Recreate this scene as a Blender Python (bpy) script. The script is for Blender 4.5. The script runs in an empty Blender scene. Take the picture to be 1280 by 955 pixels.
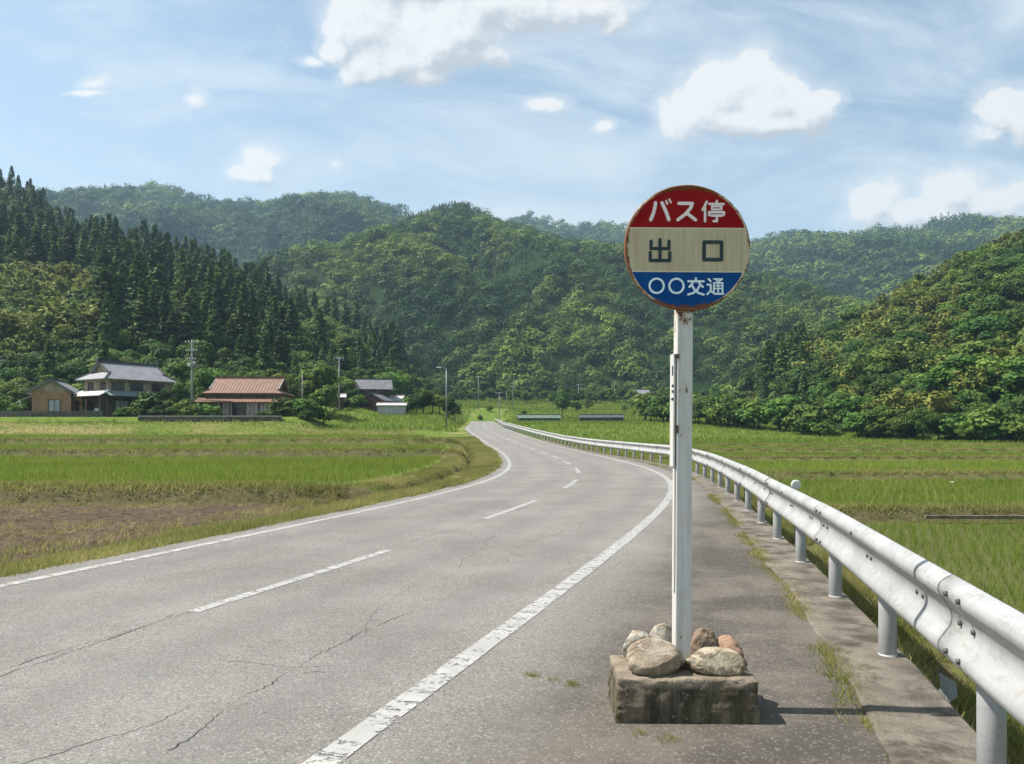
import bpy, math, random
import numpy as np
from math import radians as R, sin, cos, pi

rng = np.random.default_rng(7)
random.seed(7)
S = bpy.context.scene
COL = S.collection
EYE = 1.5

# ---------------------------------------------------------------- noise
def _h(ix, iy, seed):
    n = np.sin(ix * 127.1 + iy * 311.7 + seed * 74.7) * 43758.5453
    return n - np.floor(n)

def vnoise(x, y, seed=0):
    x = np.asarray(x, float); y = np.asarray(y, float)
    ix = np.floor(x); iy = np.floor(y); fx = x - ix; fy = y - iy
    fx = fx * fx * (3 - 2 * fx); fy = fy * fy * (3 - 2 * fy)
    a = _h(ix, iy, seed); b = _h(ix + 1, iy, seed); c = _h(ix, iy + 1, seed); d = _h(ix + 1, iy + 1, seed)
    return (a + (b - a) * fx) * (1 - fy) + (c + (d - c) * fx) * fy

def fbm(x, y, seed=0, oct=4):
    s = 0; a = .5; t = 0
    for o in range(oct):
        s = s + a * vnoise(np.asarray(x) * 2 ** o, np.asarray(y) * 2 ** o, seed + o * 13); t += a; a *= .5
    return s / t

def sst(a, b, x):
    t = np.clip((np.asarray(x, float) - a) / (b - a), 0, 1)
    return t * t * (3 - 2 * t)

def lerp(a, b, t): return a + (b - a) * t

# ---------------------------------------------------------------- object helpers
def tag(o, label=None, cat=None, group=None, kind=None):
    if label: o['label'] = label
    if cat: o['category'] = cat
    if group: o['group'] = group
    if kind: o['kind'] = kind
    return o

def thing(name, label, cat, loc=(0, 0, 0), rz=0, group=None):
    o = bpy.data.objects.new(name, None); COL.objects.link(o)
    o.empty_display_size = .2
    o.location = loc; o.rotation_euler = (0, 0, rz)
    return tag(o, label, cat, group)

def new_mesh(name, V, F, mats=(), smooth=False, midx=None, attrs=None):
    """V (n,3); F an (m,k) array or a list of index lists."""
    me = bpy.data.meshes.new(name)
    V = np.asarray(V, np.float32)
    if isinstance(F, np.ndarray):
        m, k = F.shape
        me.vertices.add(len(V)); me.vertices.foreach_set('co', V.ravel())
        me.loops.add(m * k); me.loops.foreach_set('vertex_index', F.astype(np.int32).ravel())
        me.polygons.add(m); me.polygons.foreach_set('loop_start', np.arange(0, m * k, k, dtype=np.int32))
        try: me.polygons.foreach_set('loop_total', np.full(m, k, np.int32))
        except Exception: pass
    else:
        me.from_pydata([tuple(map(float, v)) for v in V], [], [tuple(map(int, f)) for f in F])
    for mt in mats: me.materials.append(mt)
    if midx is not None: me.polygons.foreach_set('material_index', np.asarray(midx, np.int32))
    me.polygons.foreach_set('use_smooth', np.full(len(me.polygons), bool(smooth)))
    for k_, a in (attrs or {}).items():
        a = np.asarray(a, np.float32)
        if a.ndim == 1:
            at = me.attributes.new(k_, 'FLOAT', 'POINT'); at.data.foreach_set('value', a)
        else:
            at = me.attributes.new(k_, 'FLOAT_COLOR', 'POINT'); at.data.foreach_set('color', a.ravel())
    me.update(calc_edges=True); me.validate()
    return me

def put(name, me, parent=None, loc=(0, 0, 0), rot=(0, 0, 0), scale=None):
    o = bpy.data.objects.new(name, me); COL.objects.link(o)
    o.location = loc; o.rotation_euler = rot
    if scale is not None: o.scale = scale if hasattr(scale, '__len__') else (scale,) * 3
    if parent: o.parent = parent
    return o

class MB:
    def __init__(s): s.V = []; s.F = []; s.M = []; s.n = 0; s.parts = []
    def add(s, V, F, m=0):
        V = [tuple(map(float, v)) for v in V]
        s.V += V
        for f in F: s.F.append([int(i) + s.n for i in f]); s.M.append(m)
        s.parts.append((s.n, s.n + len(V), len(s.F) - len(F), len(s.F)))
        s.n += len(V); return s
    def box(s, c, d, m=0, rz=0, taper=1.0):
        x, y, z = d[0] / 2, d[1] / 2, d[2] / 2
        P = []
        for sz in (-1, 1):
            k = taper if sz > 0 else 1
            for sx, sy in ((-1, -1), (1, -1), (1, 1), (-1, 1)):
                px, py = sx * x * k, sy * y * k
                P.append((c[0] + px * cos(rz) - py * sin(rz), c[1] + px * sin(rz) + py * cos(rz), c[2] + sz * z))
        return s.add(P, [(3, 2, 1, 0), (4, 5, 6, 7), (0, 1, 5, 4), (1, 2, 6, 5), (2, 3, 7, 6), (3, 0, 4, 7)], m)
    def tube(s, pts, rad, n=8, m=0, cap=True):
        pts = [np.array(p, float) for p in pts]
        if not hasattr(rad, '__len__'): rad = [rad] * len(pts)
        P = []; F = []
        for i, p in enumerate(pts):
            t = pts[min(i + 1, len(pts) - 1)] - pts[max(i - 1, 0)]
            t /= np.linalg.norm(t) + 1e-9
            a = np.cross(t, (0, 0, 1.) if abs(t[2]) < .9 else (1., 0, 0)); a /= np.linalg.norm(a)
            b = np.cross(t, a)
            for k in range(n):
                an = 2 * pi * k / n
                P.append(p + rad[i] * (cos(an) * a + sin(an) * b))
        for i in range(len(pts) - 1):
            for k in range(n):
                k2 = (k + 1) % n
                F.append((i * n + k, i * n + k2, (i + 1) * n + k2, (i + 1) * n + k))
        if cap: F += [tuple(range(n))[::-1], tuple(range((len(pts) - 1) * n, len(pts) * n))]
        return s.add(P, F, m)
    def mesh(s, name, mats, smooth=False):
        return new_mesh(name, s.V, s.F, mats if isinstance(mats, (list, tuple)) else [mats], smooth, s.M)
    def each(s, name, mats, parent=None, smooth=False):
        out = []
        for (v0, v1, f0, f1) in s.parts:
            F = [[i - v0 for i in f] for f in s.F[f0:f1]]
            out.append(put(name, new_mesh(name, s.V[v0:v1], F, mats if isinstance(mats, (list, tuple)) else [mats], smooth), parent))
        return out
    def build(s, name, mats, parent=None, smooth=False, bevel=0, loc=(0, 0, 0), rot=(0, 0, 0)):
        o = put(name, s.mesh(name, mats, smooth), parent, loc, rot)
        if bevel:
            b = o.modifiers.new('edge', 'BEVEL'); b.width = bevel; b.segments = 2; b.limit_method = 'ANGLE'
        return o

# ---------------------------------------------------------------- materials
class NT:
    """tiny node-tree writer"""
    def __init__(s, tree): s.t = tree; s.L = tree.links
    def n(s, kind, **kw):
        nd = s.t.nodes.new(kind)
        for k, v in kw.items(): setattr(nd, k, v)
        return nd
    def set(s, sock, v):
        if isinstance(v, bpy.types.NodeSocket): s.L.new(v, sock)
        elif v is not None:
            if hasattr(sock.default_value, '__len__') and hasattr(v, '__len__') and len(v) == 3 and len(sock.default_value) == 4: v = (*v, 1)
            sock.default_value = v
    def m(s, op, a, b=0.0, c=None, clamp=False):
        nd = s.n('ShaderNodeMath', operation=op, use_clamp=clamp)
        s.set(nd.inputs[0], a); s.set(nd.inputs[1], b)
        if c is not None: s.set(nd.inputs[2], c)
        return nd.outputs[0]
    def ss(s, v, a, b, lo=0.0, hi=1.0):
        nd = s.n('ShaderNodeMapRange', interpolation_type='SMOOTHSTEP')
        s.set(nd.inputs[0], v)
        for i, q in enumerate((a, b, lo, hi)): s.set(nd.inputs[i + 1], q)
        return nd.outputs[0]
    def mix(s, f, a, b, mode='MIX'):
        nd = s.n('ShaderNodeMix', data_type='RGBA', blend_type=mode)
        s.set(nd.inputs[0], f); s.set(nd.inputs[6], a); s.set(nd.inputs[7], b)
        return nd.outputs[2]
    def noise(s, vec, scale, detail=4, rough=.55, dist=0, dims='3D'):
        nd = s.n('ShaderNodeTexNoise', noise_dimensions=dims)
        if vec is not None: s.L.new(vec, nd.inputs['Vector'])
        nd.inputs['Scale'].default_value = scale; nd.inputs['Detail'].default_value = detail
        nd.inputs['Roughness'].default_value = rough; nd.inputs['Distortion'].default_value = dist
        return nd.outputs[0]
    def vor(s, vec, scale, feature='F1', out=0):
        nd = s.n('ShaderNodeTexVoronoi', feature=feature)
        if vec is not None: s.L.new(vec, nd.inputs['Vector'])
        nd.inputs['Scale'].default_value = scale
        return nd.outputs[out]
    def attr(s, name, out='Fac'): 
        nd = s.n('ShaderNodeAttribute', attribute_name=name); return nd.outputs[out]
    def obj(s): return s.n('ShaderNodeTexCoord').outputs['Object']
    def pos(s): return s.n('ShaderNodeNewGeometry').outputs['Position']
    def mapv(s, vec, sc=(1, 1, 1), loc=(0, 0, 0)):
        nd = s.n('ShaderNodeMapping'); s.L.new(vec, nd.inputs[0]); nd.inputs['Scale'].default_value = sc; nd.inputs['Location'].default_value = loc
        return nd.outputs[0]
    def sep(s, v):
        nd = s.n('ShaderNodeSeparateXYZ'); s.L.new(v, nd.inputs[0]); return nd.outputs
    def comb(s, x, y, z=0.0):
        nd = s.n('ShaderNodeCombineXYZ'); s.set(nd.inputs[0], x); s.set(nd.inputs[1], y); s.set(nd.inputs[2], z); return nd.outputs[0]

def material(name):
    m = bpy.data.materials.new(name); m.use_nodes = True
    t = NT(m.node_tree); b = m.node_tree.nodes['Principled BSDF']
    return m, t, b

def bump(t, b, h, strength=.4, dist=.02):
    nd = t.n('ShaderNodeBump'); nd.inputs['Strength'].default_value = strength; nd.inputs['Distance'].default_value = dist
    t.L.new(h, nd.inputs['Height']); t.L.new(nd.outputs[0], b.inputs['Normal'])

def simple(name, col, rough=.6, var=.25, scale=8, metal=0, bumpy=0, dirt=None, dirt_amt=.4, spec=.3):
    m, t, b = material(name)
    n = t.noise(t.obj(), scale, 5, .6)
    lo = tuple(c * (1 - var) for c in col); hi = tuple(min(1, c * (1 + var)) for c in col)
    c = t.mix(t.ss(n, .3, .7), lo, hi)
    if dirt:
        n2 = t.noise(t.obj(), scale * .37, 6, .7)
        c = t.mix(t.m('MULTIPLY', t.ss(n2, .48, .7), dirt_amt), c, dirt)
    t.set(b.inputs['Base Color'], c); b.inputs['Roughness'].default_value = rough
    b.inputs['Metallic'].default_value = metal; b.inputs['Specular IOR Level'].default_value = spec
    if bumpy: bump(t, b, t.noise(t.obj(), scale * 4, 6, .65), bumpy, .02)
    return m

def foliage(name, dark, light, hue=.03, val=.35, transl=.25, alt=None, altp=.0):
    m, t, b = material(name)
    fac = t.attr('tint')
    c = t.mix(fac, dark, light)
    oi = t.n('ShaderNodeObjectInfo')
    if alt is not None:
        c = t.mix(t.ss(t.m('ADD', t.attr('kind'), 0), 1 - altp, 1 - altp + .05), c, alt)
    hs = t.n('ShaderNodeHueSaturation')
    r = oi.outputs['Random']
    t.set(hs.inputs['Hue'], t.m('ADD', .5 - hue / 2, t.m('MULTIPLY', r, hue)))
    r2 = t.m('FRACT', t.m('MULTIPLY', r, 7.31))
    t.set(hs.inputs['Value'], t.m('ADD', 1 - val / 2, t.m('MULTIPLY', r2, val)))
    t.set(hs.inputs['Color'], c)
    col = hs.outputs[0]
    t.set(b.inputs['Base Color'], col); b.inputs['Roughness'].default_value = .65; b.inputs['Specular IOR Level'].default_value = .15
    tr = t.n('ShaderNodeBsdfTranslucent'); t.set(tr.inputs[0], col)
    mx = t.n('ShaderNodeMixShader'); mx.inputs[0].default_value = transl
    t.L.new(b.outputs[0], mx.inputs[1]); t.L.new(tr.outputs[0], mx.inputs[2])
    t.L.new(mx.outputs[0], m.node_tree.nodes['Material Output'].inputs[0])
    return m

M = {}
M['cedar'] = foliage('cedar needles', (.026, .060, .018), (.130, .195, .044), .03, .8)
M['leaf'] = foliage('broadleaf', (.038, .088, .016), (.185, .255, .044), .05, .8)
M['leaf_dark'] = foliage('dark evergreen leaf', (.026, .066, .014), (.120, .190, .034), .03, .7)
M['bamboo'] = foliage('bamboo leaf', (.080, .118, .018), (.290, .305, .075), .03, .5)
M['forest'] = foliage('forest leaf', (.022, .058, .018), (.180, .250, .042), .0, .0, .2)
M['rice'] = foliage('rice blade', (.115, .180, .026), (.280, .330, .060), .0, .0, .5)
M['weed'] = foliage('verge grass', (.115, .165, .028), (.400, .350, .140), .0, .0, .5)
M['bark'] = simple('bark', (.085, .062, .045), .9, .35, 3, bumpy=.4)

# ---------------------------------------------------------------- the road axis
SK = np.array([-40, 0, 6, 12, 18, 24, 30, 36, 44, 54, 70, 90, 120, 160, 200, 225, 262.])
TH = np.array([.334, .3321, .3252, .2967, .2239, .092, .0052, -.0216, -.0479, -.0835, -.0963, -.1025, -.0398, -.0368, -.05, .05, .7])
ds = .15
RS = np.arange(-40, 250, ds)
th = np.interp(RS, SK, TH); kk = np.hanning(41); kk /= kk.sum()
RT = np.convolve(np.pad(th, 20, mode='edge'), kk, 'valid')
RX = np.concatenate([[0], np.cumsum(np.sin(RT) * ds)[:-1]]); RY = np.concatenate([[0], np.cumsum(np.cos(RT) * ds)[:-1]])
i0 = np.argmin(abs(RS)); RX += -4.165 - RX[i0]; RY += 2.0 - RY[i0]
zz = np.interp(RS, [-40, 0, 30, 45, 60, 80, 100, 130, 170, 230, 250], [0, 0, .165, .205, .416, 1.012, 1.72, 2.40, 3.412, 4.85, 5.2])
kz = np.hanning(121); kz /= kz.sum()
RZ = np.convolve(np.pad(zz, 60, mode='edge'), kz, 'valid')
LANE_L, LANE_R = 2.50, 2.62
def road_x(y): return np.interp(y, RY, RX)
def road_t(y): return np.interp(y, RY, RT)
def road_z(y): return np.interp(y, RY, RZ)
def road_d(x, y): return (x - road_x(y)) * np.cos(road_t(y))

# guard-rail line
def hermite(P, n=40):
    P = np.array(P, float); out = []
    for i in range(len(P) - 1):
        p0, p1 = P[i], P[i + 1]; m0 = (P[min(i + 1, len(P) - 1)] - P[max(i - 1, 0)]) / 2; m1 = (P[min(i + 2, len(P) - 1)] - P[i]) / 2
        for t in np.linspace(0, 1, n, endpoint=False):
            out.append((2 * t**3 - 3 * t**2 + 1) * p0 + (t**3 - 2 * t**2 + t) * m0 + (-2 * t**3 + 3 * t**2) * p1 + (t**3 - t**2) * m1)
    out.append(P[-1]); return np.array(out)
_rp = [(-.05, -6), (.85, -2), (1.73, 2), (1.955, 3), (2.45, 5.2), (2.84, 7), (3.21, 8.9), (3.55, 10.7), (3.90, 12.5), (4.23, 14.3)] + [(4.86, 18), (5.48, 22), (5.98, 26.5), (6.15, 31), (5.98, 36), (5.62, 42)]
for y in (50, 60, 72, 86, 100, 120, 140, 160, 180, 198):
    o = 3.12 if y < 70 else 3.05
    _rp.append((float(road_x(y) + o * cos(road_t(y))), y - o * sin(road_t(y))))
RAIL = hermite(_rp)
def rail_x(y): return np.interp(y, RAIL[:, 1], RAIL[:, 0])

# ---------------------------------------------------------------- terrain height
def tab(v, xs, ys): return np.interp(v, xs, ys)
def steps(y, edges, levels, w=.35):
    z = np.full_like(np.asarray(y, float), levels[0])
    for e, a, b in zip(edges, levels[:-1], levels[1:]): z = z + (b - a) * sst(e - w / 2, e + w / 2, y)
    return z
FAR_Y = [84, 100, 125, 150, 200, 260, 340, 600, 1500]
def field_left(x, y):
    wig = (fbm(x / 9, y * 0 + 3.3, 5, 2) - .5) * 1.2
    yy = y + wig
    near = steps(yy, [17.9, 42, 60], [-.12, .12, .44, .88], .3)
    # field banks: a low grassy bund in front of each step
    for e in (18.4, 42.5, 60.6):
        near = near + .16 * np.exp(-((yy - e) / .4) ** 2)
    near = near + .012 * np.clip(y - 66, 0, 18)
    gen = tab(y, FAR_Y, [1.05, 1.9, 3.2, 4.9, 7.0, 10.0, 16, 24, 50])
    plat = tab(y, [84, 88, 94, 98.5, 99.3, 118, 150, 200, 260, 340, 600, 1500], [1.05, 1.35, 2.3, 2.75, 3.38, 3.45, 6, 9, 12, 17, 25, 50])
    m = sst(-23, -27, x) 
    far = lerp(gen, plat, m)
    return np.where(y < 84, near, far)
def field_right(x, y):
    wig = (fbm(x / 11, y * 0 + 1.7, 9, 2) - .5) * .7
    yy = y + wig
    near = steps(yy, [20.6, 35, 52, 68, 85], [-.84, -.60, -.42, -.25, -.08, 0.06], .3)
    for e in (21.0, 35.3, 52.4, 68.4, 85.4):
        near = near + .14 * np.exp(-((yy - e) / .4) ** 2)
    far = tab(y, [95, 105, 125, 140, 165, 200, 260, 340, 600, 1500], [0, 0, .5, 1.5, 3.2, 4.6, 9, 16, 24, 50])
    return np.where(y < 95, near, far)

def valley(x, y):
    x = np.asarray(x, float); y = np.asarray(y, float)
    d = road_d(x, y); zr = road_z(y)
    e = -d
    bl = sst(-60, 60, x)
    fl = field_left(x, y); fr = field_right(x, y)
    # left of the road
    zl = np.where(e < 2.9, zr - .07, zr - .02 - .08 * sst(2.9, 4.1, e))
    gate = sst(19, 21, y) * sst(70, 58, y)
    zl = zl - gate * (.45 + .35 * fbm(x / 1.2, y / 1.2, 3, 3)) * np.exp(-((e - 4.45 - .35 * (fbm(x * 0, y / 3, 8, 2) - .5)) / .22) ** 2)
    zl = zl + gate * .16 * np.exp(-((e - 5.15) / .3) ** 2)
    w = np.where(y < 18.5, 4.3, np.where(y < 70, 6.0, 9.0))
    zl = lerp(zl, fl, sst(3.7, w, e))
    # right of the road: shelf to the rail, gutter, bank, fields
    g = x - rail_x(y) - .14
    zb = zr - .07
    zd = zr - .05 - .50 * sst(0, .10, g) + .12 * sst(.5, 1.1, g)
    zrr = np.where(g < 0, zb, lerp(zd, fr, sst(.9, np.where(y < 60, 2.2, 5.0), g)))
    z = np.where(d < 0, zl, zrr)
    # beyond the end of the road the two sides merge
    mm = lerp(fl, fr, sst(-25, 25, x))
    z = lerp(z, mm, sst(205, 240, y))
    return z

HY = 540.
def P(px, py, Y): return ((px - 640.) / 1000 * Y, EYE + (HY - py) / 1000 * Y)
def ridge_tab(pts, tree):
    q = sorted([(*P(a, b, c), c) for a, b, c in pts])
    return np.array([p[0] for p in q]), np.array([p[1] - tree for p in q]), np.array([p[2] for p in q])
HILLS = []
def hill(pts, tree, foot, back=.9, rough=.16, nscale=60, power=.92):
    X, Z, Yr = ridge_tab(pts, tree)
    HILLS.append((X, Z, Yr, np.array([f[0] for f in foot]), np.array([f[1] for f in foot]), back, rough, nscale, power))
# near hill to the west
hill([(-600, -60, 330), (-300, 90, 320), (-100, 160, 305), (0, 208, 300), (60, 246, 295), (130, 285, 290), (200, 306, 285), (270, 332, 280), (330, 356, 272),
      (400, 392, 265), (450, 418, 262), (500, 440, 260), (560, 485, 250), (600, 520, 245)], 9,
     [(-300, 105), (-110, 112), (-60, 120), (-40, 132), (-30, 150), (-22, 185), (-14, 225), (0, 240)], .9, .10, 45)
# near hill to the east
hill([(2000, 40, 260), (1600, 150, 250), (1400, 225, 240), (1280, 285, 230), (1200, 318, 225), (1100, 375, 220), (1040, 415, 218), (970, 452, 212), (900, 500, 205), (860, 535, 200)], 8,
     [(30, 190), (40, 165), (48, 142), (55, 127), (66, 107), (90, 96), (140, 86), (260, 80)], .9, .10, 30)
# middle mountain
hill([(150, 470, 640), (250, 420, 650), (350, 352, 660), (420, 314, 670), (450, 300, 675), (480, 288, 680), (515, 274, 680), (545, 256, 680), (570, 247, 680), (592, 251, 680), (612, 261, 680), (632, 274, 680), (652, 276, 680), (680, 288, 680), (720, 294, 680), (780, 303, 680),
      (850, 322, 670), (935, 352, 660), (1000, 374, 650), (1035, 390, 640), (1100, 425, 630), (1200, 480, 600)], 9,
     [(-400, 380), (-100, 330), (0, 318), (150, 330), (250, 330), (400, 320)], .8, .55, 120)
# far mountains
hill([(-500, 260, 1080), (-200, 250, 1080), (0, 270, 1090), (60, 248, 1090), (95, 238, 1090), (125, 241, 1100), (160, 231, 1100), (190, 227, 1100), (222, 231, 1100), (245, 241, 1100), (275, 249, 1100), (310, 247, 1100), (335, 253, 1100), (370, 244, 1100), (405, 238, 1100), (432, 237, 1100), (465, 246, 1100),
      (500, 257, 1090), (530, 272, 1085), (570, 282, 1080), (620, 290, 1060), (700, 330, 1040), (760, 420, 1000)], 8,
     [(-900, 520), (-300, 560), (0, 600), (300, 640)], .8, .55, 190)
hill([(560, 320, 1380), (610, 285, 1390), (640, 270, 1400), (665, 265, 1400), (690, 272, 1400), (712, 279, 1400), (750, 273, 1400), (790, 281, 1400), (840, 300, 1390), (900, 320, 1380), (1000, 360, 1350)], 8,
     [(-400, 900), (800, 900)], .8, .15, 120)
hill([(740, 400, 1050), (800, 345, 1080), (850, 318, 1100), (900, 305, 1120), (935, 299, 1130), (965, 292, 1140), (1000, 286, 1150), (1030, 291, 1150), (1060, 293, 1150), (1100, 283, 1150), (1130, 284, 1150), (1150, 284, 1150), (1172, 272, 1150), (1200, 266, 1150),
      (1230, 273, 1150), (1260, 281, 1150), (1320, 288, 1150), (1500, 260, 1120), (1800, 240, 1100)], 8,
     [(50, 640), (400, 600), (900, 520), (1400, 480)], .8, .55, 170)

def height(x, y):
    x = np.asarray(x, float); y = np.asarray(y, float)
    b = valley(x, y); top = np.zeros_like(b); which = np.full(b.shape, -1)
    for i, (X, Z, Yr, fx, fy, back, rough, ns, pw) in enumerate(HILLS):
        zr = np.interp(x, X, Z); yr = np.interp(x, X, Yr); yf = np.interp(x, fx, fy)
        t = (y - yf) / np.maximum(yr - yf, 20)
        tc = np.clip(t, 0, 1)
        wx = x + 40 * (fbm(x / 160, y / 160, 40 + i, 2) - .5)
        n = fbm(wx / ns, y / (ns * 2.2), 20 + i, 4) - .5
        n = 1.0 * n + 1.0 * (.62 - 2.2 * abs(fbm((wx + .35 * y) / (ns * .62) + 9, y / (ns * 2.0), 60 + i, 3) - .5))
        zz_ = np.maximum(zr - b, 0) * (tc ** pw) * np.where(t > 1, np.maximum(1 - (t - 1) * back, -.2), 1)
        zz_ = zz_ + n * rough * np.maximum(zr - b, 0) * np.where(tc < 2 / 3, 6.75 * tc ** 2 * (1 - tc), 4.5 * tc * (1 - tc) * .99 + .01)
        zz_ = np.maximum(zz_, .10 * np.maximum(zr - b, 0) * np.clip(tc * 3, 0, 1))
        cap = (EYE + (zr - EYE) / yr * y * (.985 - .10 * (1 - tc) ** 1.2)) - b      # spurs stay below their ridge
        zz_ = np.where((t > 0) & (t < 1), np.minimum(zz_, cap), zz_)
        zz_ = np.where(t <= 0, 0, zz_)
        upd = zz_ > top
        which = np.where(upd & (zz_ > .4), i, which); top = np.maximum(top, zz_)
    return b + top, which, b

# ---------------------------------------------------------------- ground sheet
def build_ground():
    rr = [0.4]
    while rr[-1] < 1750: rr.append(rr[-1] * (1.011 if rr[-1] < 130 else 1.016) + .004)
    rr = np.array(rr)
    fine = np.linspace(-41, 41, 760); coarse = np.linspace(41, 319, 70)[1:-1]
    an = np.radians(np.concatenate([fine, coarse]))
    A, RR = np.meshgrid(an, rr)
    x = (RR * np.sin(A)).ravel(); y = (RR * np.cos(A)).ravel()
    z, which, b = height(x, y)
    d = road_d(x, y)
    soil = ((d < -3.9) & (y < 18.0) & (y > -30)) * sst(-3.7, -4.6, d) * sst(18.2, 17.4, y + (fbm(x / 9, y * 0 + 3.3, 5, 2) - .5) * 1.2)
    z = z + soil * (.17 * (fbm(x / .9, y / .9, 11, 4) - .5) + .09 * (fbm(x / .22, y / .22, 12, 3) - .5))
    r = np.hypot(x, y)
    z = z + (.05 * (fbm(x / .6, y / .6, 15, 3) - .5)) * ((abs(d) > 3.2) & (r < 120) & ((d < 0) | (x > rail_x(y) + .3)))
    # field steps and ditch faces take the soil colour
    g = x - rail_x(y) - .14
    ditch = ((g > 0) & (g < .75) & (y < 120)) * 1.0 + ((g >= .75) & (g < 2.6) & (y < 60)) * (.45 + .5 * sst(.4, .6, fbm(x / .7, y / .7, 93, 3)))
    ditchl = (np.exp(-((-d - 4.45) / .33) ** 2)) * sst(19, 21, y) * sst(70, 58, y)
    yyl = y + (fbm(x / 9, y * 0 + 3.3, 5, 2) - .5) * 1.2; yyr = y + (fbm(x / 11, y * 0 + 1.7, 9, 2) - .5) * .7
    face = np.zeros_like(x)
    for e in (17.9, 42, 60): face = np.maximum(face, (d < 0) * sst(.5, .2, abs(yyl - e)))
    for e in (20.6, 35, 52, 68, 85): face = np.maximum(face, (d > 0) * sst(.4, .15, abs(yyr - e)))
    pad = np.maximum((d < -6) * (y > 18) * (y < 84) * .22, (g > 2.4) * (y > 2) * (y < 90) * .34 + (g > 2.4) * (y > 2) * (y < 20) * .22) * (which < 0)
    soilc = np.clip(np.maximum.reduce([pad, soil, ditch * .85, ditchl * .9, face * .8]), 0, 1)
    dry = np.clip(sst(.45, .75, fbm(x / 2.2, y / 2.2, 31, 4)) * ((d < -2.8) & (d > -5.8) | ((g > .5) & (g < 2.6))), 0, 1)
    bank = (d < -9) * sst(84, 87, y) * sst(99, 95, y) * (which < 0)
    dry = np.maximum(dry, bank * sst(.35, .7, fbm(x / 5, y / 5, 77, 4)) * .8)
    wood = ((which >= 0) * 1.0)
    ns, na = len(rr), len(an)
    idx = np.arange(ns * na).reshape(ns, na)
    nxt = np.roll(idx, -1, axis=1)
    F = np.stack([idx[:-1], nxt[:-1], nxt[1:], idx[1:]], -1).reshape(-1, 4)[:, ::-1]
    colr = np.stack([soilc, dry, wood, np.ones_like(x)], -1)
    m, t, bs = material('ground')
    c = t.attr('zone', 'Color'); sp = t.n('ShaderNodeSeparateColor'); t.L.new(c, sp.inputs[0])
    ps = t.pos()
    n1 = t.noise(ps, .35, 5, .6); n2 = t.noise(ps, 6, 6, .7); n3 = t.noise(ps, 45, 4, .7)
    grass = t.mix(t.ss(n1, .3, .7), (.075, .130, .016), (.150, .195, .030))
    grass = t.mix(t.ss(n2, .35, .7), grass, (.085, .13, .02))
    dryc = t.mix(t.ss(n2, .3, .7), (.16, .13, .05), (.33, .27, .12))
    soilcol = t.mix(t.ss(n2, .3, .7), (.048, .034, .023), (.132, .096, .064))
    soilcol = t.mix(t.m('MULTIPLY', t.ss(n3, .52, .75), .5), soilcol, (.21, .16, .085))
    c1 = t.mix(sp.outputs[1], grass, dryc); c1 = t.mix(sp.outputs[0], c1, soilcol)
    c1 = t.mix(sp.outputs[2], c1, t.mix(n2, (.010, .022, .006), (.022, .040, .010)))  # forest floor colour darkened so bare gaps look shaded
    t.set(bs.inputs['Base Color'], c1); bs.inputs['Roughness'].default_value = .95; bs.inputs['Specular IOR Level'].default_value = .1
    bump(t, bs, t.m('ADD', n2, t.m('MULTIPLY', n3, .5)), .8, .06)
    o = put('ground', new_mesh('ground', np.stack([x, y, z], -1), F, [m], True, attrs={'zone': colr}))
    tag(o, kind='structure')
build_ground()

# ---------------------------------------------------------------- road
def asphalt():
    m, t, b = material('asphalt')
    ps = t.pos(); d = t.attr('rd'); s = t.attr('rs')
    fine = t.noise(ps, 95, 3, .7); agg = t.vor(ps, 85, 'F1', 1)
    aggv = t.n('ShaderNodeSeparateColor'); t.L.new(agg, aggv.inputs[0])
    big = t.noise(ps, .55, 6, .68); mid = t.noise(ps, 5, 5, .65)
    c = t.mix(t.ss(big, .3, .72), (.178, .170, .155), (.275, .264, .244))
    c = t.mix(t.m('MULTIPLY', t.ss(mid, .42, .75), .35), c, (.27, .245, .215))
    c = t.mix(t.m('MULTIPLY', t.ss(fine, .38, .70), .50), c, (.085, .080, .073))
    c = t.mix(t.m('MULTIPLY', t.ss(aggv.outputs[0], .74, .97), .42), c, (.44, .42, .385))
    c = t.mix(t.m('MULTIPLY', t.ss(aggv.outputs[1], .88, .98), .5), c, (.30, .20, .15))
    c = t.mix(t.m('MULTIPLY', t.ss(aggv.outputs[2], .80, .97), .5), c, (.05, .05, .05))
    # wheel tracks polished slightly darker along the lanes
    def track(at, w):
        q = t.m('ABSOLUTE', t.m('SUBTRACT', d, at)); return t.ss(q, w, 0.0)
    tr = t.m('ADD', t.m('ADD', track(-1.9, .45), track(-.65, .45)), t.m('ADD', track(.75, .45), track(2.0, .4)))
    c = t.mix(t.m('MULTIPLY', t.m('MINIMUM', tr, 1.0), .26), c, (.13, .125, .12))
    # older, browner paving of the shoulder
    edge = t.m('ADD', d, t.m('MULTIPLY', t.m('SUBTRACT', t.noise(ps, 1.1, 5, .65), .5), 1.1))
    sh = t.ss(edge, 2.75, 3.75)
    old = t.mix(t.ss(t.noise(t.mapv(ps, (1, 1, 1), (9, 3, 1)), 1.3, 6, .68), .36, .66), (.058, .049, .039), (.150, .129, .104))
    old = t.mix(t.m('MULTIPLY', t.ss(fine, .40, .75), .5), old, (.04, .036, .032))
    old = t.mix(t.m('MULTIPLY', t.ss(aggv.outputs[0], .84, .98), .5), old, (.26, .235, .20))
    c = t.mix(t.m('MULTIPLY', sh, .88), c, old)
    t.set(b.inputs['Base Color'], c)
    b.inputs['Roughness'].default_value = .88; b.inputs['Specular IOR Level'].default_value = .25
    bump(t, b, t.m('ADD', t.m('MULTIPLY', fine, .6), t.m('ADD', t.m('MULTIPLY', mid, .6), t.m('MULTIPLY', aggv.outputs[0], .4))), .95, .014)
    return m
M['asphalt'] = asphalt()

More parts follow.
